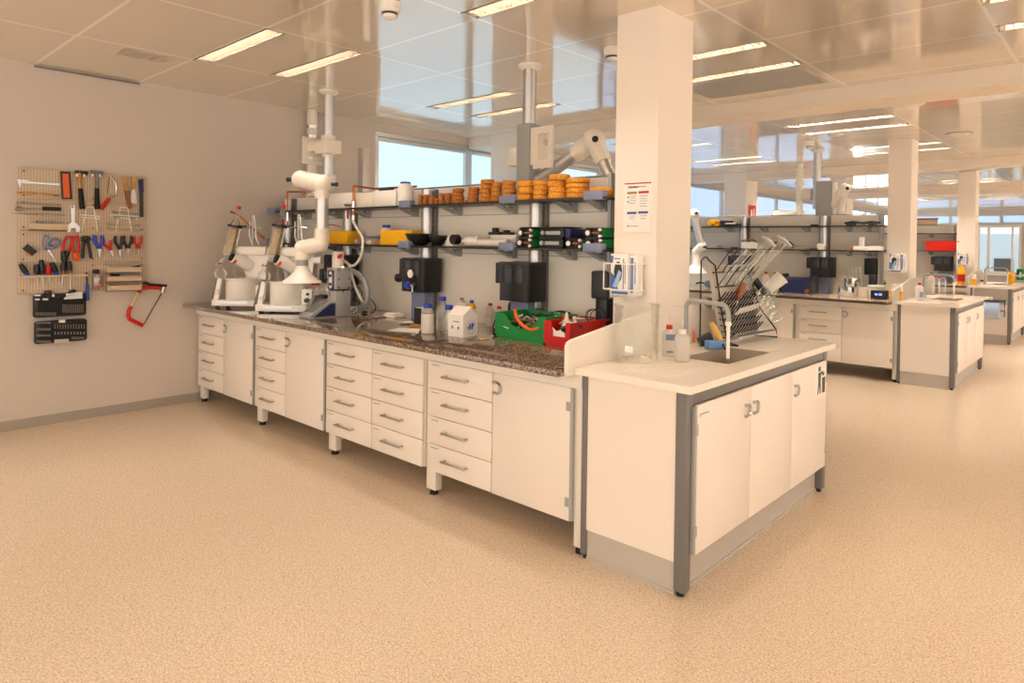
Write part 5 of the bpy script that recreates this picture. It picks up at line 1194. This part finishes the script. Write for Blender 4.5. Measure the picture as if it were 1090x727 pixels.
# large clear beaker, bottles
c = at(674, 384, 'z', ZS); c.x = 4.44; c.y = .33; c.z = ZS
r = thing('beaker', 'large clear glass beaker standing at the front of the near sink top', 'beaker', c)
part(r, 'wall', MB().lathe([(.10, 0), (.108, .006), (.11, .02), (.11, .27), (.118, .282), (.113, .28), (.105, .262), (.105, .02), (.10, .008)], (0,0,0), 36, cap=False).lathe([(.0, .003), (.10, .003)], (0,0,0), 36, cap=False), K['clear'])
grads(r, .11, .07, .23, 5, .55)
part(r, 'white_patch', MB().box(-.02, .02, -.0008, .0004, .055, .085, 0, Matrix.Rotation(.25, 4, 'Z') @ Matrix.Translation((0, -.111, 0))), K['paper'])
c1_ = at(712, 378.5, 'z', ZS)
b = bottle('wash_bottle', 'translucent bottle with red cap and bent straw beside the beaker', c1_, .036, .115, .013, .15, .016, .02, K['frost'], K['red'])
part(b, 'print', MB().box(-.02, .03, -.0012, 0, .085, .115, 0, Matrix.Rotation(.6, 4, 'Z') @ Matrix.Translation((0, -.0365, 0))).box(-.015, .018, -.0012, 0, .02, .03, 0, Matrix.Rotation(.6, 4, 'Z') @ Matrix.Translation((0, -.0365, 0))), K['bluegrey'])
part(b, 'straw', MB().tube([(0, 0, .15), (0, 0, .20), (-.012, -.008, .212), (-.07, -.05, .205)], .0035, 6), K['frost'])
c2_ = at(726, 384, 'z', ZS)
b = bottle('wash_bottle', 'translucent bottle with white cap in front of the red capped one', c2_, .038, .115, .017, .142, .019, .03, K['frost'], K['plastic'])
part(b, 'straw', MB().tube([(0, 0, .14), (0, 0, .21), (-.012, -.008, .226), (-.08, -.055, .215)], .0035, 6), K['frost'])
c = at(744, 368, 'z', ZS)
r = wthing('brush_cup', 'small dark cup with orange and green bits behind the bottles', 'cup', c)
part(r, 'cup', MB().cyl(c+Vector((0, 0, .02)), c+Vector((.05, .05, .05)), .028, .032, 16), K['dark'])
part(r, 'orange_bit', MB().cyl(c+Vector((-.02, -.02, .02)), c+Vector((-.035, .0, .085)), .008, .006, 8).cyl(c+Vector((.05, .04, .01)), c+Vector((.06, .05, .04)), .009, seg=8), K['orange'])
c = at(761, 371, 'z', ZS)
r = wthing('soap_block', 'blue block sponge on a dark pad by the near sink bowl', 'sponge', c)
part(r, 'block', MB().box(-.05, .05, -.035, .035, .006, .045, .008, Matrix.Translation(c) @ Matrix.Rotation(.9, 4, 'Z')), K['sponge']); part(r, 'pad', MB().box(-.05, .05, -.036, .036, 0, .007, .001, Matrix.Translation(c) @ Matrix.Rotation(.9, 4, 'Z')), K['bluegrey'])
# dish brush leaning on the bowl rim
A = at(757.5, 344, 'y', 1.05); B = at(769, 366, 'y', 1.0)
r = wthing('dish_brush', 'dish brush with cream bristles leaning against the drying rack', 'brush', B)
part(r, 'bristles', MB().tube([A, A.lerp(B, .3), A.lerp(B, .7), B.lerp(A, .12)], .016, 10, rad=[.014, .019, .019, .014]), K['bristle'])
part(r, 'handle', MB().tube([A, B, B+(B-A)*.25], .006, 8), K['dark'])
# ---- drying rack: leaning grey board with long wire pegs, black wire frame
RX, RY0, RY1 = 4.385, 1.17, 1.70
r = wthing('drying_rack', 'black wire drying rack with grey board and many pegs on the near sink top', 'drying rack', (4.45, 1.43, ZS))
zt = 1.36
def rk(y, z, off=0):      # a point of the leaning front plane: top leans back, bottom comes forward
    k = (z-ZS)/(zt-ZS); return Vector((RX+.125-.10*k+off, y, z))
part(r, 'board', MB().add([rk(RY0, ZS+.03), rk(RY1-.03, ZS+.03), rk(RY1-.03, zt), rk(RY0, zt)] + [rk(RY0, ZS+.03, -.02), rk(RY1-.03, ZS+.03, -.02), rk(RY1-.03, zt, -.02), rk(RY0, zt, -.02)], [(0,1,2,3), (4,5,6,7), (0,1,5,4), (1,2,6,5), (2,3,7,6), (3,0,4,7)]), K['plinth'], smooth=False)
fm = MB()
fm.tube([(RX-.01, RY0-.04, ZS+.004), (RX-.01, RY0-.04, zt+.03), (RX-.01, RY0+.0, zt+.05), (RX-.01, RY0+.03, zt+.05), (RX-.01, RY0+.06, zt+.03), rk(RY0+.05, zt, .01), rk(RY0+.02, 1.1, .012), rk(RY0, ZS+.02, .02), (RX+.21, RY0, ZS+.004), (RX-.01, RY0-.04, ZS+.004)], .005, 6)
fm.tube([rk(RY1-.03, zt, .01), rk(RY1, 1.1, .02), (RX+.21, RY1+.02, ZS+.05), (RX+.22, RY1+.02, ZS+.004), (RX+.02, RY1-.02, ZS+.004), (RX+.0, RY1-.03, zt)], .005, 6)
fm.tube([(RX+.21, RY0, ZS+.06), (RX+.21, RY1+.02, ZS+.05)], .004, 6)
for z in (1.32, 1.235, 1.16): fm.tube([rk(RY0, z, .012), rk(RY1-.02, z, .012)], .0045, 6)
part(r, 'frame', fm, K['black'])
part(r, 'drip_tray', MB().add([(RX+.11, RY0+.03, ZS+.03), (RX+.20, RY0+.03, ZS+.055), (RX+.20, RY1, ZS+.06), (RX+.11, RY1, ZS+.035), (RX+.11, RY0+.03, ZS+.015), (RX+.20, RY0+.03, ZS+.04), (RX+.20, RY1, ZS+.045), (RX+.11, RY1, ZS+.02)], [(0,1,2,3), (4,5,6,7), (0,1,5,4), (1,2,6,5), (2,3,7,6), (3,0,4,7)]), K['spoon'], smooth=False)
for z, n_, L_ in ((1.32, 5, .20), (1.235, 5, .18)):
    for k in range(n_):
        y = RY0+.05+k*.10; p = rk(y, z); part(r, 'long_peg', MB().tube([p, p+Vector((L_*.45, .01, L_*.68))], .0035, 5), K['black'])
for z in (1.15, 1.11, 1.07, 1.03, .99, .95):
    for k in range(11):
        y = RY0+.03+k*.044; p = rk(y, z); part(r, 'peg', MB().tube([p, p+Vector((.046, -.006, .058))], .0042, 5), K['black'])
for k in range(6):
    z = 1.12-k*.035; y = RY0+.0
    part(r, 'side_loop', MB().tube([rk(y-.005, z, -.0), rk(y-.005, z, .05)+Vector((0, -.03, .0)), rk(y-.005, z, .07)+Vector((0, 0, .028))], .004, 5), K['black'])
# glassware on the rack
def cylr(label, y, z, d, L_, R, mt='clear', name='measuring_cylinder', foot=True):
    p = rk(y, z, .03); d = Vector(d).normalized()
    r = wthing(name, label, 'laboratory glass', p)
    part(r, 'tube', MB().lathe([(R, 0), (R, L_*.95), (R*1.12, L_), (R*.9, L_*.99), (R*.88, .01)], p, 18, d, cap=False), K[mt])
    if foot: part(r, 'foot', MB().lathe([(R*1.1, 0), (R*2.1, .006), (R*2.1, .012), (R, .02)], p+d*(L_-.0), 18, d), K['hdpe'])
    return r
cylr('long glass cylinder slanting up across the rack, the highest one', 1.52, 1.23, (.42, .30, .62), .36, .026)
cylr('long glass cylinder slanting up beside the highest one', 1.38, 1.25, (.40, .28, .62), .32, .024)
cylr('short glass tube lying above the top pegs of the rack', 1.30, 1.30, (.40, .25, .55), .20, .022, foot=False)
cylr('slim glass tube tilted low over the rack top', 1.46, 1.30, (.45, .30, .45), .22, .014, foot=False)
p = rk(1.62, 1.27, .06); 
single('black_grip', MB().cyl(p, p+Vector((.05, .05, -.09)), .025, .018, 12), K['black'], 'black rubber handle hanging among the cylinders at the right of the rack', 'handle')
p = rk(1.69, 1.20, .10)
r = wthing('plastic_beaker', 'cream plastic beaker hung upside down at the right end of the rack', 'beaker', p)
part(r, 'wall', MB().lathe([(.034, 0), (.045, .12), (.049, .124), (.042, .118), (.03, .006)], p, 20, (.45, .35, .55)).lathe([(.0, .0), (.034, .002)], p, 20, (.45, .35, .55), cap=False), K['hdpe'])
part(r, 'rim', MB().torus(p+Vector((.45, .35, .55)).normalized()*.122, .047, .003, (.45, .35, .55)), K['ivory'])
p = rk(1.40, 1.20, .05)
r = wthing('bottle_brush', 'brown bristled bottle brush on the rack board', 'brush', p)
part(r, 'bristles', MB().tube([p+Vector((0, -.03, -.05)), p, p+Vector((.01, .03, .05))], .026, 12, rad=[.012, .028, .018]), K['brown']); part(r, 'stem', MB().tube([p+Vector((0, -.03, -.05)), p+Vector((-.01, -.05, -.12))], .004, 6), K['steel'])
FL = [(1.60, 1.16), (1.66, 1.13), (1.70, 1.09), (1.62, 1.10), (1.68, 1.04), (1.71, 1.00)]
for k, (y, z) in enumerate(FL):
    p = rk(y, z, .07); d = Vector((.5, .25, .5)).normalized()
    r = wthing('glass_flask', ['topmost small flask at the right side of the rack', 'small flask just under the cream beaker', 'small flask at the far right, middle of the rack', 'small flask on the inner side of the right flasks', 'small flask low at the right side of the rack', 'lowest small flask at the right side of the rack'][k], 'laboratory glass', p, 'flasks on the drying rack')
    part(r, 'bulb', MB().lathe([(.004, .085), (.028, .08), (.038, .06), (.034, .035), (.014, .012), (.012, -.03)], p, 18, d, cap=False), K['clear'])
    part(r, 'lip', MB().torus(p-d*.03, .0135, .002, d), K['clear'])
for k in range(8):
    p = rk(1.27+k*.035, 1.075+.002*k, .055)
    single('glass_vial', MB().lathe([(.008, 0), (.009, .01), (.009, .045), (.006, .052), (.006, .06)], p, 12, (.55, .05, .5)), K['hdpe'], 'small pale vial in the row of vials across the rack pegs', 'vial', 'vials on the rack pegs')
# ---- arm seen left of the rack, over the second bench
r = wthing('extraction_arm', 'white extraction arm hanging beyond the drying rack at the nearest column edge', 'extraction arm', (3.0, 5.9, 2.8))
q1, q2, q3, q4 = at(739, 228, 'y', 6.0), at(747, 262, 'y', 6.0), at(741, 268, 'y', 6.0), at(741, 276, 'y', 6.0)
part(r, 'elbow', MB().sphere(q1, .075, 18).cyl(q1+Vector((-.25, 0, .02)), q1, .06, .065, 18), K['plastic'])
part(r, 'tube', MB().cyl(q1, q2, .055, .045, 18), K['alu'])
part(r, 'knob', MB().cyl(q1+Vector((.05, -.05, .01)), q1+Vector((.08, -.08, .01)), .018, seg=10).cyl(q2+Vector((.05, -.03, -.01)), q2+Vector((.09, -.05, -.01)), .018, seg=10), K['black'])
part(r, 'lower_joint', MB().sphere(q2, .065, 18).cyl(q2, q3, .06, .06, 18).sphere(q3, .06, 18).cyl(q3, q4, .055, .05, 18), K['plastic'])
part(r, 'hood', MB().lathe([(.05, .02), (.055, -.06), (.09, -.13), (.15, -.18), (.155, -.19), (.145, -.185), (.05, -.06)], q4, 28, cap=False), K['plastic'])
ap_ = q1+Vector((-.25, 0, .02)); part(r, 'ceiling_pipe', MB().cyl(ap_, Vector((ap_.x, ap_.y, ZC)), .047, seg=18), K['alu'])

# ================================================================== second bench
def pos2(u, v, y): return at(u, v, 'y', y)
Yb = Y2
def on(u, z=ZB, y=None): return Vector((at(u, 320, 'y', y).x, y, z))
y = Yb+.70
p = pos2(760, 244, y); 
r = wthing('yellow_mask', 'yellow rounded item on the top shelf of the second rack', 'safety mask', (p.x, y, 1.756))
part(r, 'shell', MB().sphere((p.x, y, 1.756+.055), .085, 18, .62).box(p.x+.03, p.x+.10, y-.06, y+.06, 1.757, 1.80, .01), K['yellow']); part(r, 'filter', MB().cyl((p.x-.02, y-.06, 1.79), (p.x-.02, y-.10, 1.79), .03, seg=14), K['yellow'])
p = pos2(778, 244, y); r = wthing('black_camera', 'dark blue and black folded item right of the yellow one on the shelf', 'tool', (p.x, y, 1.756))
part(r, 'body', MB().box(p.x-.12, p.x+.13, y-.05, y+.05, 1.757, 1.80, .012), K['black']); part(r, 'strap', MB().box(p.x-.14, p.x+.02, y-.055, y+.04, 1.79, 1.835, .01, ), K['navy'])
part(r, 'tag', MB().box(p.x-.06, p.x+.10, y-.056, y-.052, 1.785, 1.805), K['plastic'])
p = pos2(918, 240, y); r = wthing('goggles', 'dark goggles lying on the top shelf near the middle column', 'goggles', (p.x, y, 1.756))
part(r, 'lens', MB().lathe([(.055, 0), (.06, .03)], (p.x-.13, y, 1.757), 16, cap=True).lathe([(.05, 0), (.055, .03)], (p.x+.12, y, 1.757), 16), K['dark']); part(r, 'strap', MB().tube([(p.x-.2, y, 1.785), (p.x-.1, y-.02, 1.80), (p.x, y, 1.785), (p.x+.1, y+.02, 1.80), (p.x+.2, y, 1.79)], .014, 8), K['black'])
def small(name, label, cat, u, w, d, h, z, mt, yy, b_=.004):
    x = at(u, 250, 'y', yy).x
    return single(name, MB().box(x-w/2, x+w/2, yy-d/2, yy+d/2, z+.001, z+h, b_), mt, label, cat)
ZL2 = 1.449
small('tray', 'flat grey tray on the lower second shelf left of the rack cylinders', 'tray', 757, .28, .16, .04, ZL2, K['spoon'], y)
small('power_supply', 'black and white box with cables on the lower second shelf', 'box', 800, .22, .16, .09, ZL2, K['plastic'], y)
small('black_adapter', 'black upright box beside the white one on the lower second shelf', 'box', 827, .07, .12, .10, ZL2, K['black'], y)
x = at(836, 250, 'y', y).x
single('power_cable', MB().tube([(x-.06, y, 1.47), (x-.02, y, 1.54), (x+.06, y, 1.545), (x+.11, y, 1.50), (x+.10, y-.02, 1.46)], .009, 6), K['black'], 'black cable arching on the lower second shelf', 'cable')
x = at(798, 250, 'y', y).x
single('power_cable', MB().tube([(x-.12, y, 1.545), (x-.05, y-.02, 1.57), (x+.04, y, 1.575), (x+.12, y, 1.53)], .009, 6), K['brown'], 'brown cable lying over the white box on the lower second shelf', 'cable')
small('cardboard_box', 'small cream box before the post of the lower second shelf', 'box', 875, .09, .09, .08, ZL2, K['ivory'], Yb+.66+.05)
x = at(917.5, 250, 'y', y).x
r = wthing('white_tube', 'white upright cylinder on the lower second shelf', 'tube', (x, y, ZL2)); part(r, 'body', MB().cyl((x, y, ZL2+.001), (x, y, ZL2+.155), .032, seg=16), K['plastic']); part(r, 'lid', MB().cyl((x, y, ZL2+.15), (x, y, ZL2+.165), .034, seg=16), K['paper'])
small('flat_box', 'flat white box at the right end of the lower second shelf', 'box', 924.5, .30, .16, .055, ZL2, K['paper'], y)
small('red_clip', 'small orange red clip on the lower second shelf', 'clip', 907, .05, .04, .03, ZL2, K['orange'], y)
small('clear_case', 'clear plastic case on the lower second shelf middle', 'case', 852, .20, .12, .05, ZL2, K['clearplastic'], y)
# worktop of the second bench
yw = Yb+.45
x = at(757, 300, 'y', yw).x
r = wthing('blue_instrument', 'blue and grey instrument left of the drying rack on the second bench', 'instrument', (x, yw, ZB)); part(r, 'body', MB().sphere((x, yw, ZB+.055), .10, 18, .55).box(x-.02, x+.18, yw-.07, yw+.07, ZB, ZB+.07, .02), K['bluegrey']); part(r, 'cable', MB().tube([(x-.09, yw, ZB+.06), (x-.16, yw, ZB+.07), (x-.22, yw-.02, ZB+.05)], .012, 8), K['black']); part(r, 'panel', MB().box(x+.02, x+.14, yw-.076, yw-.07, ZB+.015, ZB+.055), K['blue'])
for k, (u, lab) in enumerate(((808, 'clear bottle behind the rack flasks, left of two red capped bottles'), (815, 'red capped clear bottle, left one of the two'), (825, 'red capped clear bottle beside the navy instrument'))):
    if k == 0: continue
    bottle('plastic_bottle', lab, (at(u, 310, 'y', Yb+.55).x, Yb+.55, ZB), .045, .16, .016, .24, .021, .026, K['frost'], K['red'])
xa, xb = at(832, 310, 'y', Yb+.50).x, at(867, 310, 'y', Yb+.50).x
r = wthing('navy_instrument', 'long dark navy instrument with raised ends on the second bench', 'instrument', ((xa+xb)/2, Yb+.5, ZB)); ya = Yb+.42
part(r, 'body', MB().prism([(ya, ZB), (ya+.22, ZB), (ya+.22, ZB+.20), (ya+.10, ZB+.20), (ya, ZB+.16)], 'x', xa+.03, xb-.02), K['navy'])
part(r, 'end_cap', MB().prism([(ya-.01, ZB), (ya+.23, ZB), (ya+.23, ZB+.24), (ya+.10, ZB+.24), (ya-.01, ZB+.17)], 'x', xa, xa+.035), K['black']); part(r, 'end_cap', MB().prism([(ya-.01, ZB), (ya+.23, ZB), (ya+.23, ZB+.23), (ya+.10, ZB+.23), (ya-.01, ZB+.17)], 'x', xb-.06, xb), K['dark'])
part(r, 'knob', MB().cyl((xb-.05, ya-.02, ZB+.035), (xb-.05, ya-.05, ZB+.035), .028, seg=14), K['brown'])
yy = Yb+.45
xc_ = at(908, 310, 'y', yy).x
def pot(label, x, y, z, R, H, lid=True, mt='chrome'):
    r = thing('steel_pot', label, 'container', (x, y, z)); part(r, 'body', MB().lathe([(R*.98, 0), (R, .006), (R, H-.012), (R*1.04, H-.01), (R*1.04, H), (R*.3, H+.004)], (0,0,0), 28), K[mt]); part(r, 'handle', MB().torus((0, 0, H+.005), .018, .004, (1, .3, 0), 14, 6, 0, PI), K[mt]); return r
p1 = pot('wide low steel pot, the left one under the smaller pot', at(903, 310, 'y', yy).x, yy, ZB, .11, .115)
pot('wide low steel pot partly behind another on the second bench', at(918, 310, 'y', yy+.12).x, yy+.12, ZB, .11, .11, mt='ivory')
pot('smaller steel pot stacked on the wide steel pot', at(907, 310, 'y', yy).x, yy, ZB+.12, .085, .10)
for k, (u, d, lab) in enumerate(((905, (-.12, 0, 1), 'tilted glass tube standing in the steel pots'), (912, (-.05, 0, 1), 'upright glass cylinder behind the steel pots, left'), (916, (.02, 0, 1), 'upright glass cylinder behind the steel pots, right'))):
    x = at(u, 310, 'y', yy+.14).x
    r = wthing('glass_cylinder', lab, 'laboratory glass', (x, yy+.14, ZB+.12)); part(r, 'tube', MB().lathe([(.026, 0), (.026, .22), (.03, .23), (.024, .22), (.024, .01)], (x, yy+.14, ZB+.125), 16, d), K['clear']); part(r, 'foot', MB().lathe([(.04, 0), (.04, .008)], (x, yy+.14, ZB+.122), 16), K['clear'])
x = at(932.5, 310, 'y', yy+.02).x
r = wthing('white_tub', 'white plastic tub with a lid behind the black clock on the second bench', 'tub', (x, yy+.02, ZB)); part(r, 'body', MB().lathe([(.075, 0), (.085, .13)], (x, yy+.02, ZB), 24), K['plastic']); part(r, 'lid', MB().lathe([(.09, 0), (.09, .018), (.08, .022)], (x, yy+.02, ZB+.128), 24), K['plastic'])
xa, xb = at(927, 315, 'y', Yb+.22).x, at(944, 315, 'y', Yb+.22).x
r = wthing('digital_clock', 'black box with a small lit blue display on the second bench', 'display', ((xa+xb)/2, Yb+.25, ZB)); part(r, 'case', MB().box(xa, xb, Yb+.20, Yb+.32, ZB+.001, ZB+.10, .004), K['black'])
dg = MB(); mx_ = (xa+xb)/2
for o_ in (-.032, -.014, .012, .030): dg.box(mx_+o_-.005, mx_+o_-.002, Yb+.198, Yb+.2, ZB+.045, ZB+.07).box(mx_+o_+.003, mx_+o_+.006, Yb+.198, Yb+.2, ZB+.045, ZB+.07).box(mx_+o_-.005, mx_+o_+.006, Yb+.198, Yb+.2, ZB+.056, ZB+.059)
part(r, 'digits', dg, mat('lit_digits', '6f86ff', .5, emit='8fa4ff', es=1.2))
def sharps(label, X, Y, Z):
    r = wthing('sharps_box', label, 'waste box', (X, Y, Z)); part(r, 'base', MB().box(X-.055, X+.055, Y-.05, Y+.05, Z, Z+.10, .004), K['yellow']); part(r, 'rim', MB().box(X-.062, X+.062, Y-.056, Y+.056, Z+.09, Z+.105, .003), K['yellow'])
    part(r, 'lid', MB().prism([(X-.05, Z+.105), (X+.05, Z+.105), (X+.045, Z+.185), (X-.045, Z+.185)], 'y', Y-.01, Y+.05), K['paper']); return r
x = at(956.5, 320, 'y', Yb+.20).x
sharps('yellow box with a white lid at the end of the second bench', x-.02, Yb+.20, ZB)
# second sink
zs2 = ZS
b = bottle('wash_bottle', 'white bottle with red cap at the front of the second sink', at(978.5, 320, 'z', zs2), .042, .14, .014, .185, .018, .022, K['hdpe'], K['red'])
part(b, 'label', MB().box(-.02, .02, -.0015, 0, .04, .10, 0, Matrix.Rotation(.7, 4, 'Z') @ Matrix.Translation((0, -.0425, 0))), K['bluegrey'])
for k, (u, v, lab, cp) in enumerate(((991, 314, 'clear bottle with blue neck beside the second sink tap', 'blue'), (996, 313, 'clear bottle with a red cap behind the second sink tap', 'red'), (1003, 313, 'slim bottle with red cap right of the second sink tap', 'red'))):
    bottle('plastic_bottle', lab, at(u, v, 'z', zs2), .04, .18, .015, .27 if k == 0 else .23, .018, .024, K['clear'] if k else K['frost'], K[cp])
# ================================================================== third bench and beyond
y3 = Y3+.45
x = at(1023, 295, 'y', y3).x
r = wthing('detergent_bottle', 'red and yellow detergent bottle on the third bench', 'bottle', (x, y3, ZB))
part(r, 'body', MB().lathe([(.05, 0), (.058, .02), (.055, .12), (.06, .20), (.045, .26), (.02, .29)], (x, y3, ZB), 18), K['yellow']); part(r, 'cap', MB().lathe([(.03, 0), (.03, .05), (.02, .055)], (x, y3, ZB+.285), 14), K['yellow'])
part(r, 'label', MB().lathe([(.0595, .05), (.058, .12), (.061, .17)], (x, y3, ZB), 18, cap=False), K['red'])
sharps('yellow box with a white lid at the end of the third bench', at(1035, 297, 'y', Y3+.25).x, Y3+.25, ZB)
x = at(1003.5, 268, 'y', Y3+.72).x
r = wthing('storage_bin', 'red storage bin on the lower shelf of the third bench rack', 'storage bin', (x, Y3+.72, ZL2)); part(r, 'shell', MB().prism([(x-.24, ZL2+.001), (x+.20, ZL2+.001), (x+.25, ZL2+.06), (x+.25, ZL2+.16), (x-.25, ZL2+.16)], 'y', Y3+.665, Y3+.86), K['red']); part(r, 'rim', MB().box(x-.255, x+.255, Y3+.66, Y3+.862, ZL2+.155, ZL2+.17), K['red'])
x = at(988, 240, 'y', Y3+.95).x
r = wthing('wooden_crate', 'low brown box lying on top of the third bench rack', 'box', (x, Y3+.945, 1.895)); part(r, 'body', MB().box(x-.3, x+.14, Y3+.91, Y3+.98, 1.912, 2.02, .004), K['beige']); part(r, 'edge', MB().box(x-.31, x+.15, Y3+.90, Y3+.99, 2.01, 2.03), K['brown'])
b = bottle('detergent_bottle', 'yellow detergent bottle on the third sink top', at(1076.5, 302, 'z', zs2), .05, .15, .018, .20, .02, .035, K['yellow'], K['yellow'])
# paper towel roll on the side of the third sink unit
xa, xb = 4.38, 4.80; yt = Y3-.14
r = wthing('paper_towel_roll', 'blue paper towel roll in a steel holder on the third sink unit', 'paper towel', (4.55, yt, .45))
part(r, 'roll', MB().cyl((xa+.04, yt, .53), (xb-.06, yt, .53), .125, seg=28), mat('blue_paper', 'a9bede', .8)); part(r, 'core', MB().cyl((xb-.06, yt, .53), (xb-.055, yt, .53), .03, seg=16), K['card'])
hm_ = MB().box(xa-.0, xb+.02, Y3-.004, Y3+.004, .62, .86); part(r, 'back_plate', hm_, K['plinth'])
part(r, 'holder', MB().tube([(xb, Y3, .70), (xb, yt-.03, .69), (xb, yt, .53), (xa+.02, yt, .53)], .01, 8).box(xa, xb, Y3-.16, Y3-.004, .675, .69).tube([(xb, yt, .53), (xb, yt-.04, .44)], .008, 8), K['dark'])
part(r, 'lid', MB().box(xa+.10, xa+.25, Y3-.15, Y3-.02, .69, .73, .004), K['paper'])
# green exit sign far away, fire extinguisher sign on the wall column
p = at(1087, 293, 'y', 24.9)
r = wthing('exit_sign', 'small green sign on the far wall at the right edge of the photo', 'sign', (p.x, 24.98, p.z)); part(r, 'plate', MB().box(p.x-.13, p.x+.35, 24.97, 24.995, p.z-.16, p.z+.2), mat('sign_green', '1f9a4a', .5)); part(r, 'figure', MB().box(p.x-.06, p.x+.0, 24.96, 24.972, p.z-.08, p.z+.1).box(p.x+.02, p.x+.14, 24.96, 24.972, p.z-.01, p.z+.04), K['paper'])
p = at(800.5, 228, 'x', 1.151)
r = wthing('fire_sign', 'small red sign with white pictogram on the wall column behind the second rack', 'sign', (1.152, p.y, p.z-.15)); part(r, 'plate', MB().box(1.1505, 1.155, p.y-.16, p.y+.16, p.z-.18, p.z+.16), K['red']); part(r, 'pictogram', MB().box(1.155, 1.157, p.y-.07, p.y+.0, p.z-.14, p.z+.08).box(1.155, 1.157, p.y+.05, p.y+.09, p.z-.10, p.z+.10), K['paper'])
# arms and pipes above the second bench
r = wthing('extraction_arm', 'white extraction arm standing above the second rack', 'extraction arm', (2.94, Y2+1.2, 2.8))
P = at(872, 100, 'y', Y2+1.3); px_ = at(869.5, 200, 'y', Y2+1.2).x; yy_ = Y2+1.2
part(r, 'ceiling_pipe', MB().cyl((px_, yy_, 2.0), (px_, yy_, ZC), .05, seg=20), K['alu']); part(r, 'ceiling_flange', MB().lathe([(.085, 0), (.085, -.015), (.058, -.04)], (px_, yy_, ZC), 20), K['plastic'])
cx_ = at(878, 200, 'y', Y2+1.1).x
part(r, 'box_column', MB().box(cx_-.10, cx_+.10, Y2+1.05, Y2+1.15, 1.4, 2.36, .006), K['spoon'])
part(r, 'mount_plate', MB().box(cx_+.11, cx_+.14, Y2+1.03, Y2+1.17, 2.02, 2.34, .005), K['ivory']); part(r, 'side_plate', MB().box(px_-.20, px_-.06, yy_-.05, yy_+.05, 2.12, 2.27, .006), K['ivory'])
k1, k2, k3 = at(884, 220, 'y', Y2+1.1), at(899, 201, 'y', Y2+1.1), at(893.5, 232, 'y', Y2+1.14)
part(r, 'lower_tube', MB().cyl(k1, k1.lerp(k2, .75), .05, seg=18), K['ivory']); part(r, 'knee_joint', MB().cyl(k1.lerp(k2, .68), k2, .065, .07, 18).sphere(k2, .072, 18), K['plastic']); part(r, 'knee_bolt', MB().cyl(k2+Vector((.045, -.05, 0)), k2+Vector((.055, -.06, 0)), .022, seg=12), K['black']); part(r, 'outer_tube', MB().cyl(k2, k3, .045, seg=16), K['ivory'])
for (u, v0, lab, yy_) in ((851, 214, 'ceiling pipe with a white arm joint behind the second rack', Y2+2.6),):
    r = wthing('extraction_arm', lab, 'extraction arm', (0, yy_, 2.8)); p = at(u, v0, 'y', yy_)
    part(r, 'ceiling_pipe', MB().cyl((p.x, yy_, 2.0), (p.x, yy_, ZC), .05, seg=18), K['whitemetal']); part(r, 'collar', MB().lathe([(.07, 0), (.07, .08)], (p.x, yy_, 2.45), 18), K['plastic'])
    part(r, 'joint', MB().sphere((p.x, yy_, 1.98), .10, 16).cyl((p.x-.35, yy_, 1.99), (p.x, yy_, 1.97), .08, .085, 16).sphere((p.x-.35, yy_, 1.98), .09, 16), K['plastic'])
# ceiling devices
def detector(label, p, name='smoke_detector'):
    r = thing(name, label, 'detector', (p.x, p.y, ZC), 0)
    part(r, 'base', MB().lathe([(.058, 0), (.058, -.05), (.052, -.058)], (0,0,0), 24), K['plastic']); part(r, 'grille', MB().lathe([(.044, -.058), (.044, -.068), (.03, -.07)], (0,0,0), 24), K['dark']); part(r, 'head', MB().lathe([(.040, -.068), (.038, -.085), (.02, -.094), (.001, -.095)], (0,0,0), 24), K['plastic']); return r
d0 = detector('smoke detector on the ceiling near the top of the photo', at(415, 3, 'z', ZC))
dup(d0, at(652, 51, 'z', ZC), label='smoke detector peeking out left of the nearest column')
dup(d0, at(862, 151, 'z', ZC), label='smoke detector above the second bench near the second pipe')
def disc(label, p, R=.10):
    r = thing('ceiling_disc', label, 'ceiling fitting', (p.x, p.y, ZC)); part(r, 'plate', MB().lathe([(R, 0), (R*.96, -.012), (R*.5, -.03), (.001, -.032)], (0,0,0), 28), K['plastic']); part(r, 'ring', MB().torus((0, 0, -.004), R, .004), K['spoon']); return r
disc('round white ceiling sprinkler plate just beyond the nearest beam', at(972, 110, 'z', ZC)); disc('small round ceiling plate above the second bench left of its detector', at(890, 142, 'z', ZC), .09)
disc('round white loudspeaker plate on the ceiling beyond the middle column', at(1021, 142, 'z', ZC), .13)
c0, c1 = at(131, 40, 'z', ZC), at(183, 44, 'z', ZC)
r = wthing('ceiling_grille_or_reflection', 'pale plate painting a reflection in the ceiling above the tool board', 'ceiling grille', (c0.x, c0.y, ZC)); m = MB().box(.84, 1.08, -.95, -.62, ZC-.004, ZC-.0005); part(r, 'plate', m, K['wall'])  # a ceiling reflection put into colour as a pale plate
gm_ = MB()
for k in range(8): gm_.box(.85, 1.07, -.94+k*.04, -.925+k*.04, ZC-.0055, ZC-.004)
part(r, 'slots', gm_, K['plinth'])  # faint stripes on the painted reflection
r = wthing('ceiling_grille_or_reflection', 'grey air grille panel in the ceiling behind the nearest light pair', 'ceiling grille', (4.0, 2.8, ZC)); part(r, 'plate', MB().box(3.42, 4.44, 2.50, 3.12, ZC-.004, ZC-.0005), K['plinth'])
gm_ = MB()
for k in range(24): gm_.box(3.45, 4.41, 2.52+k*.0245, 2.53+k*.0245, ZC-.0055, ZC-.004)
part(r, 'slots', gm_, K['spoon'])
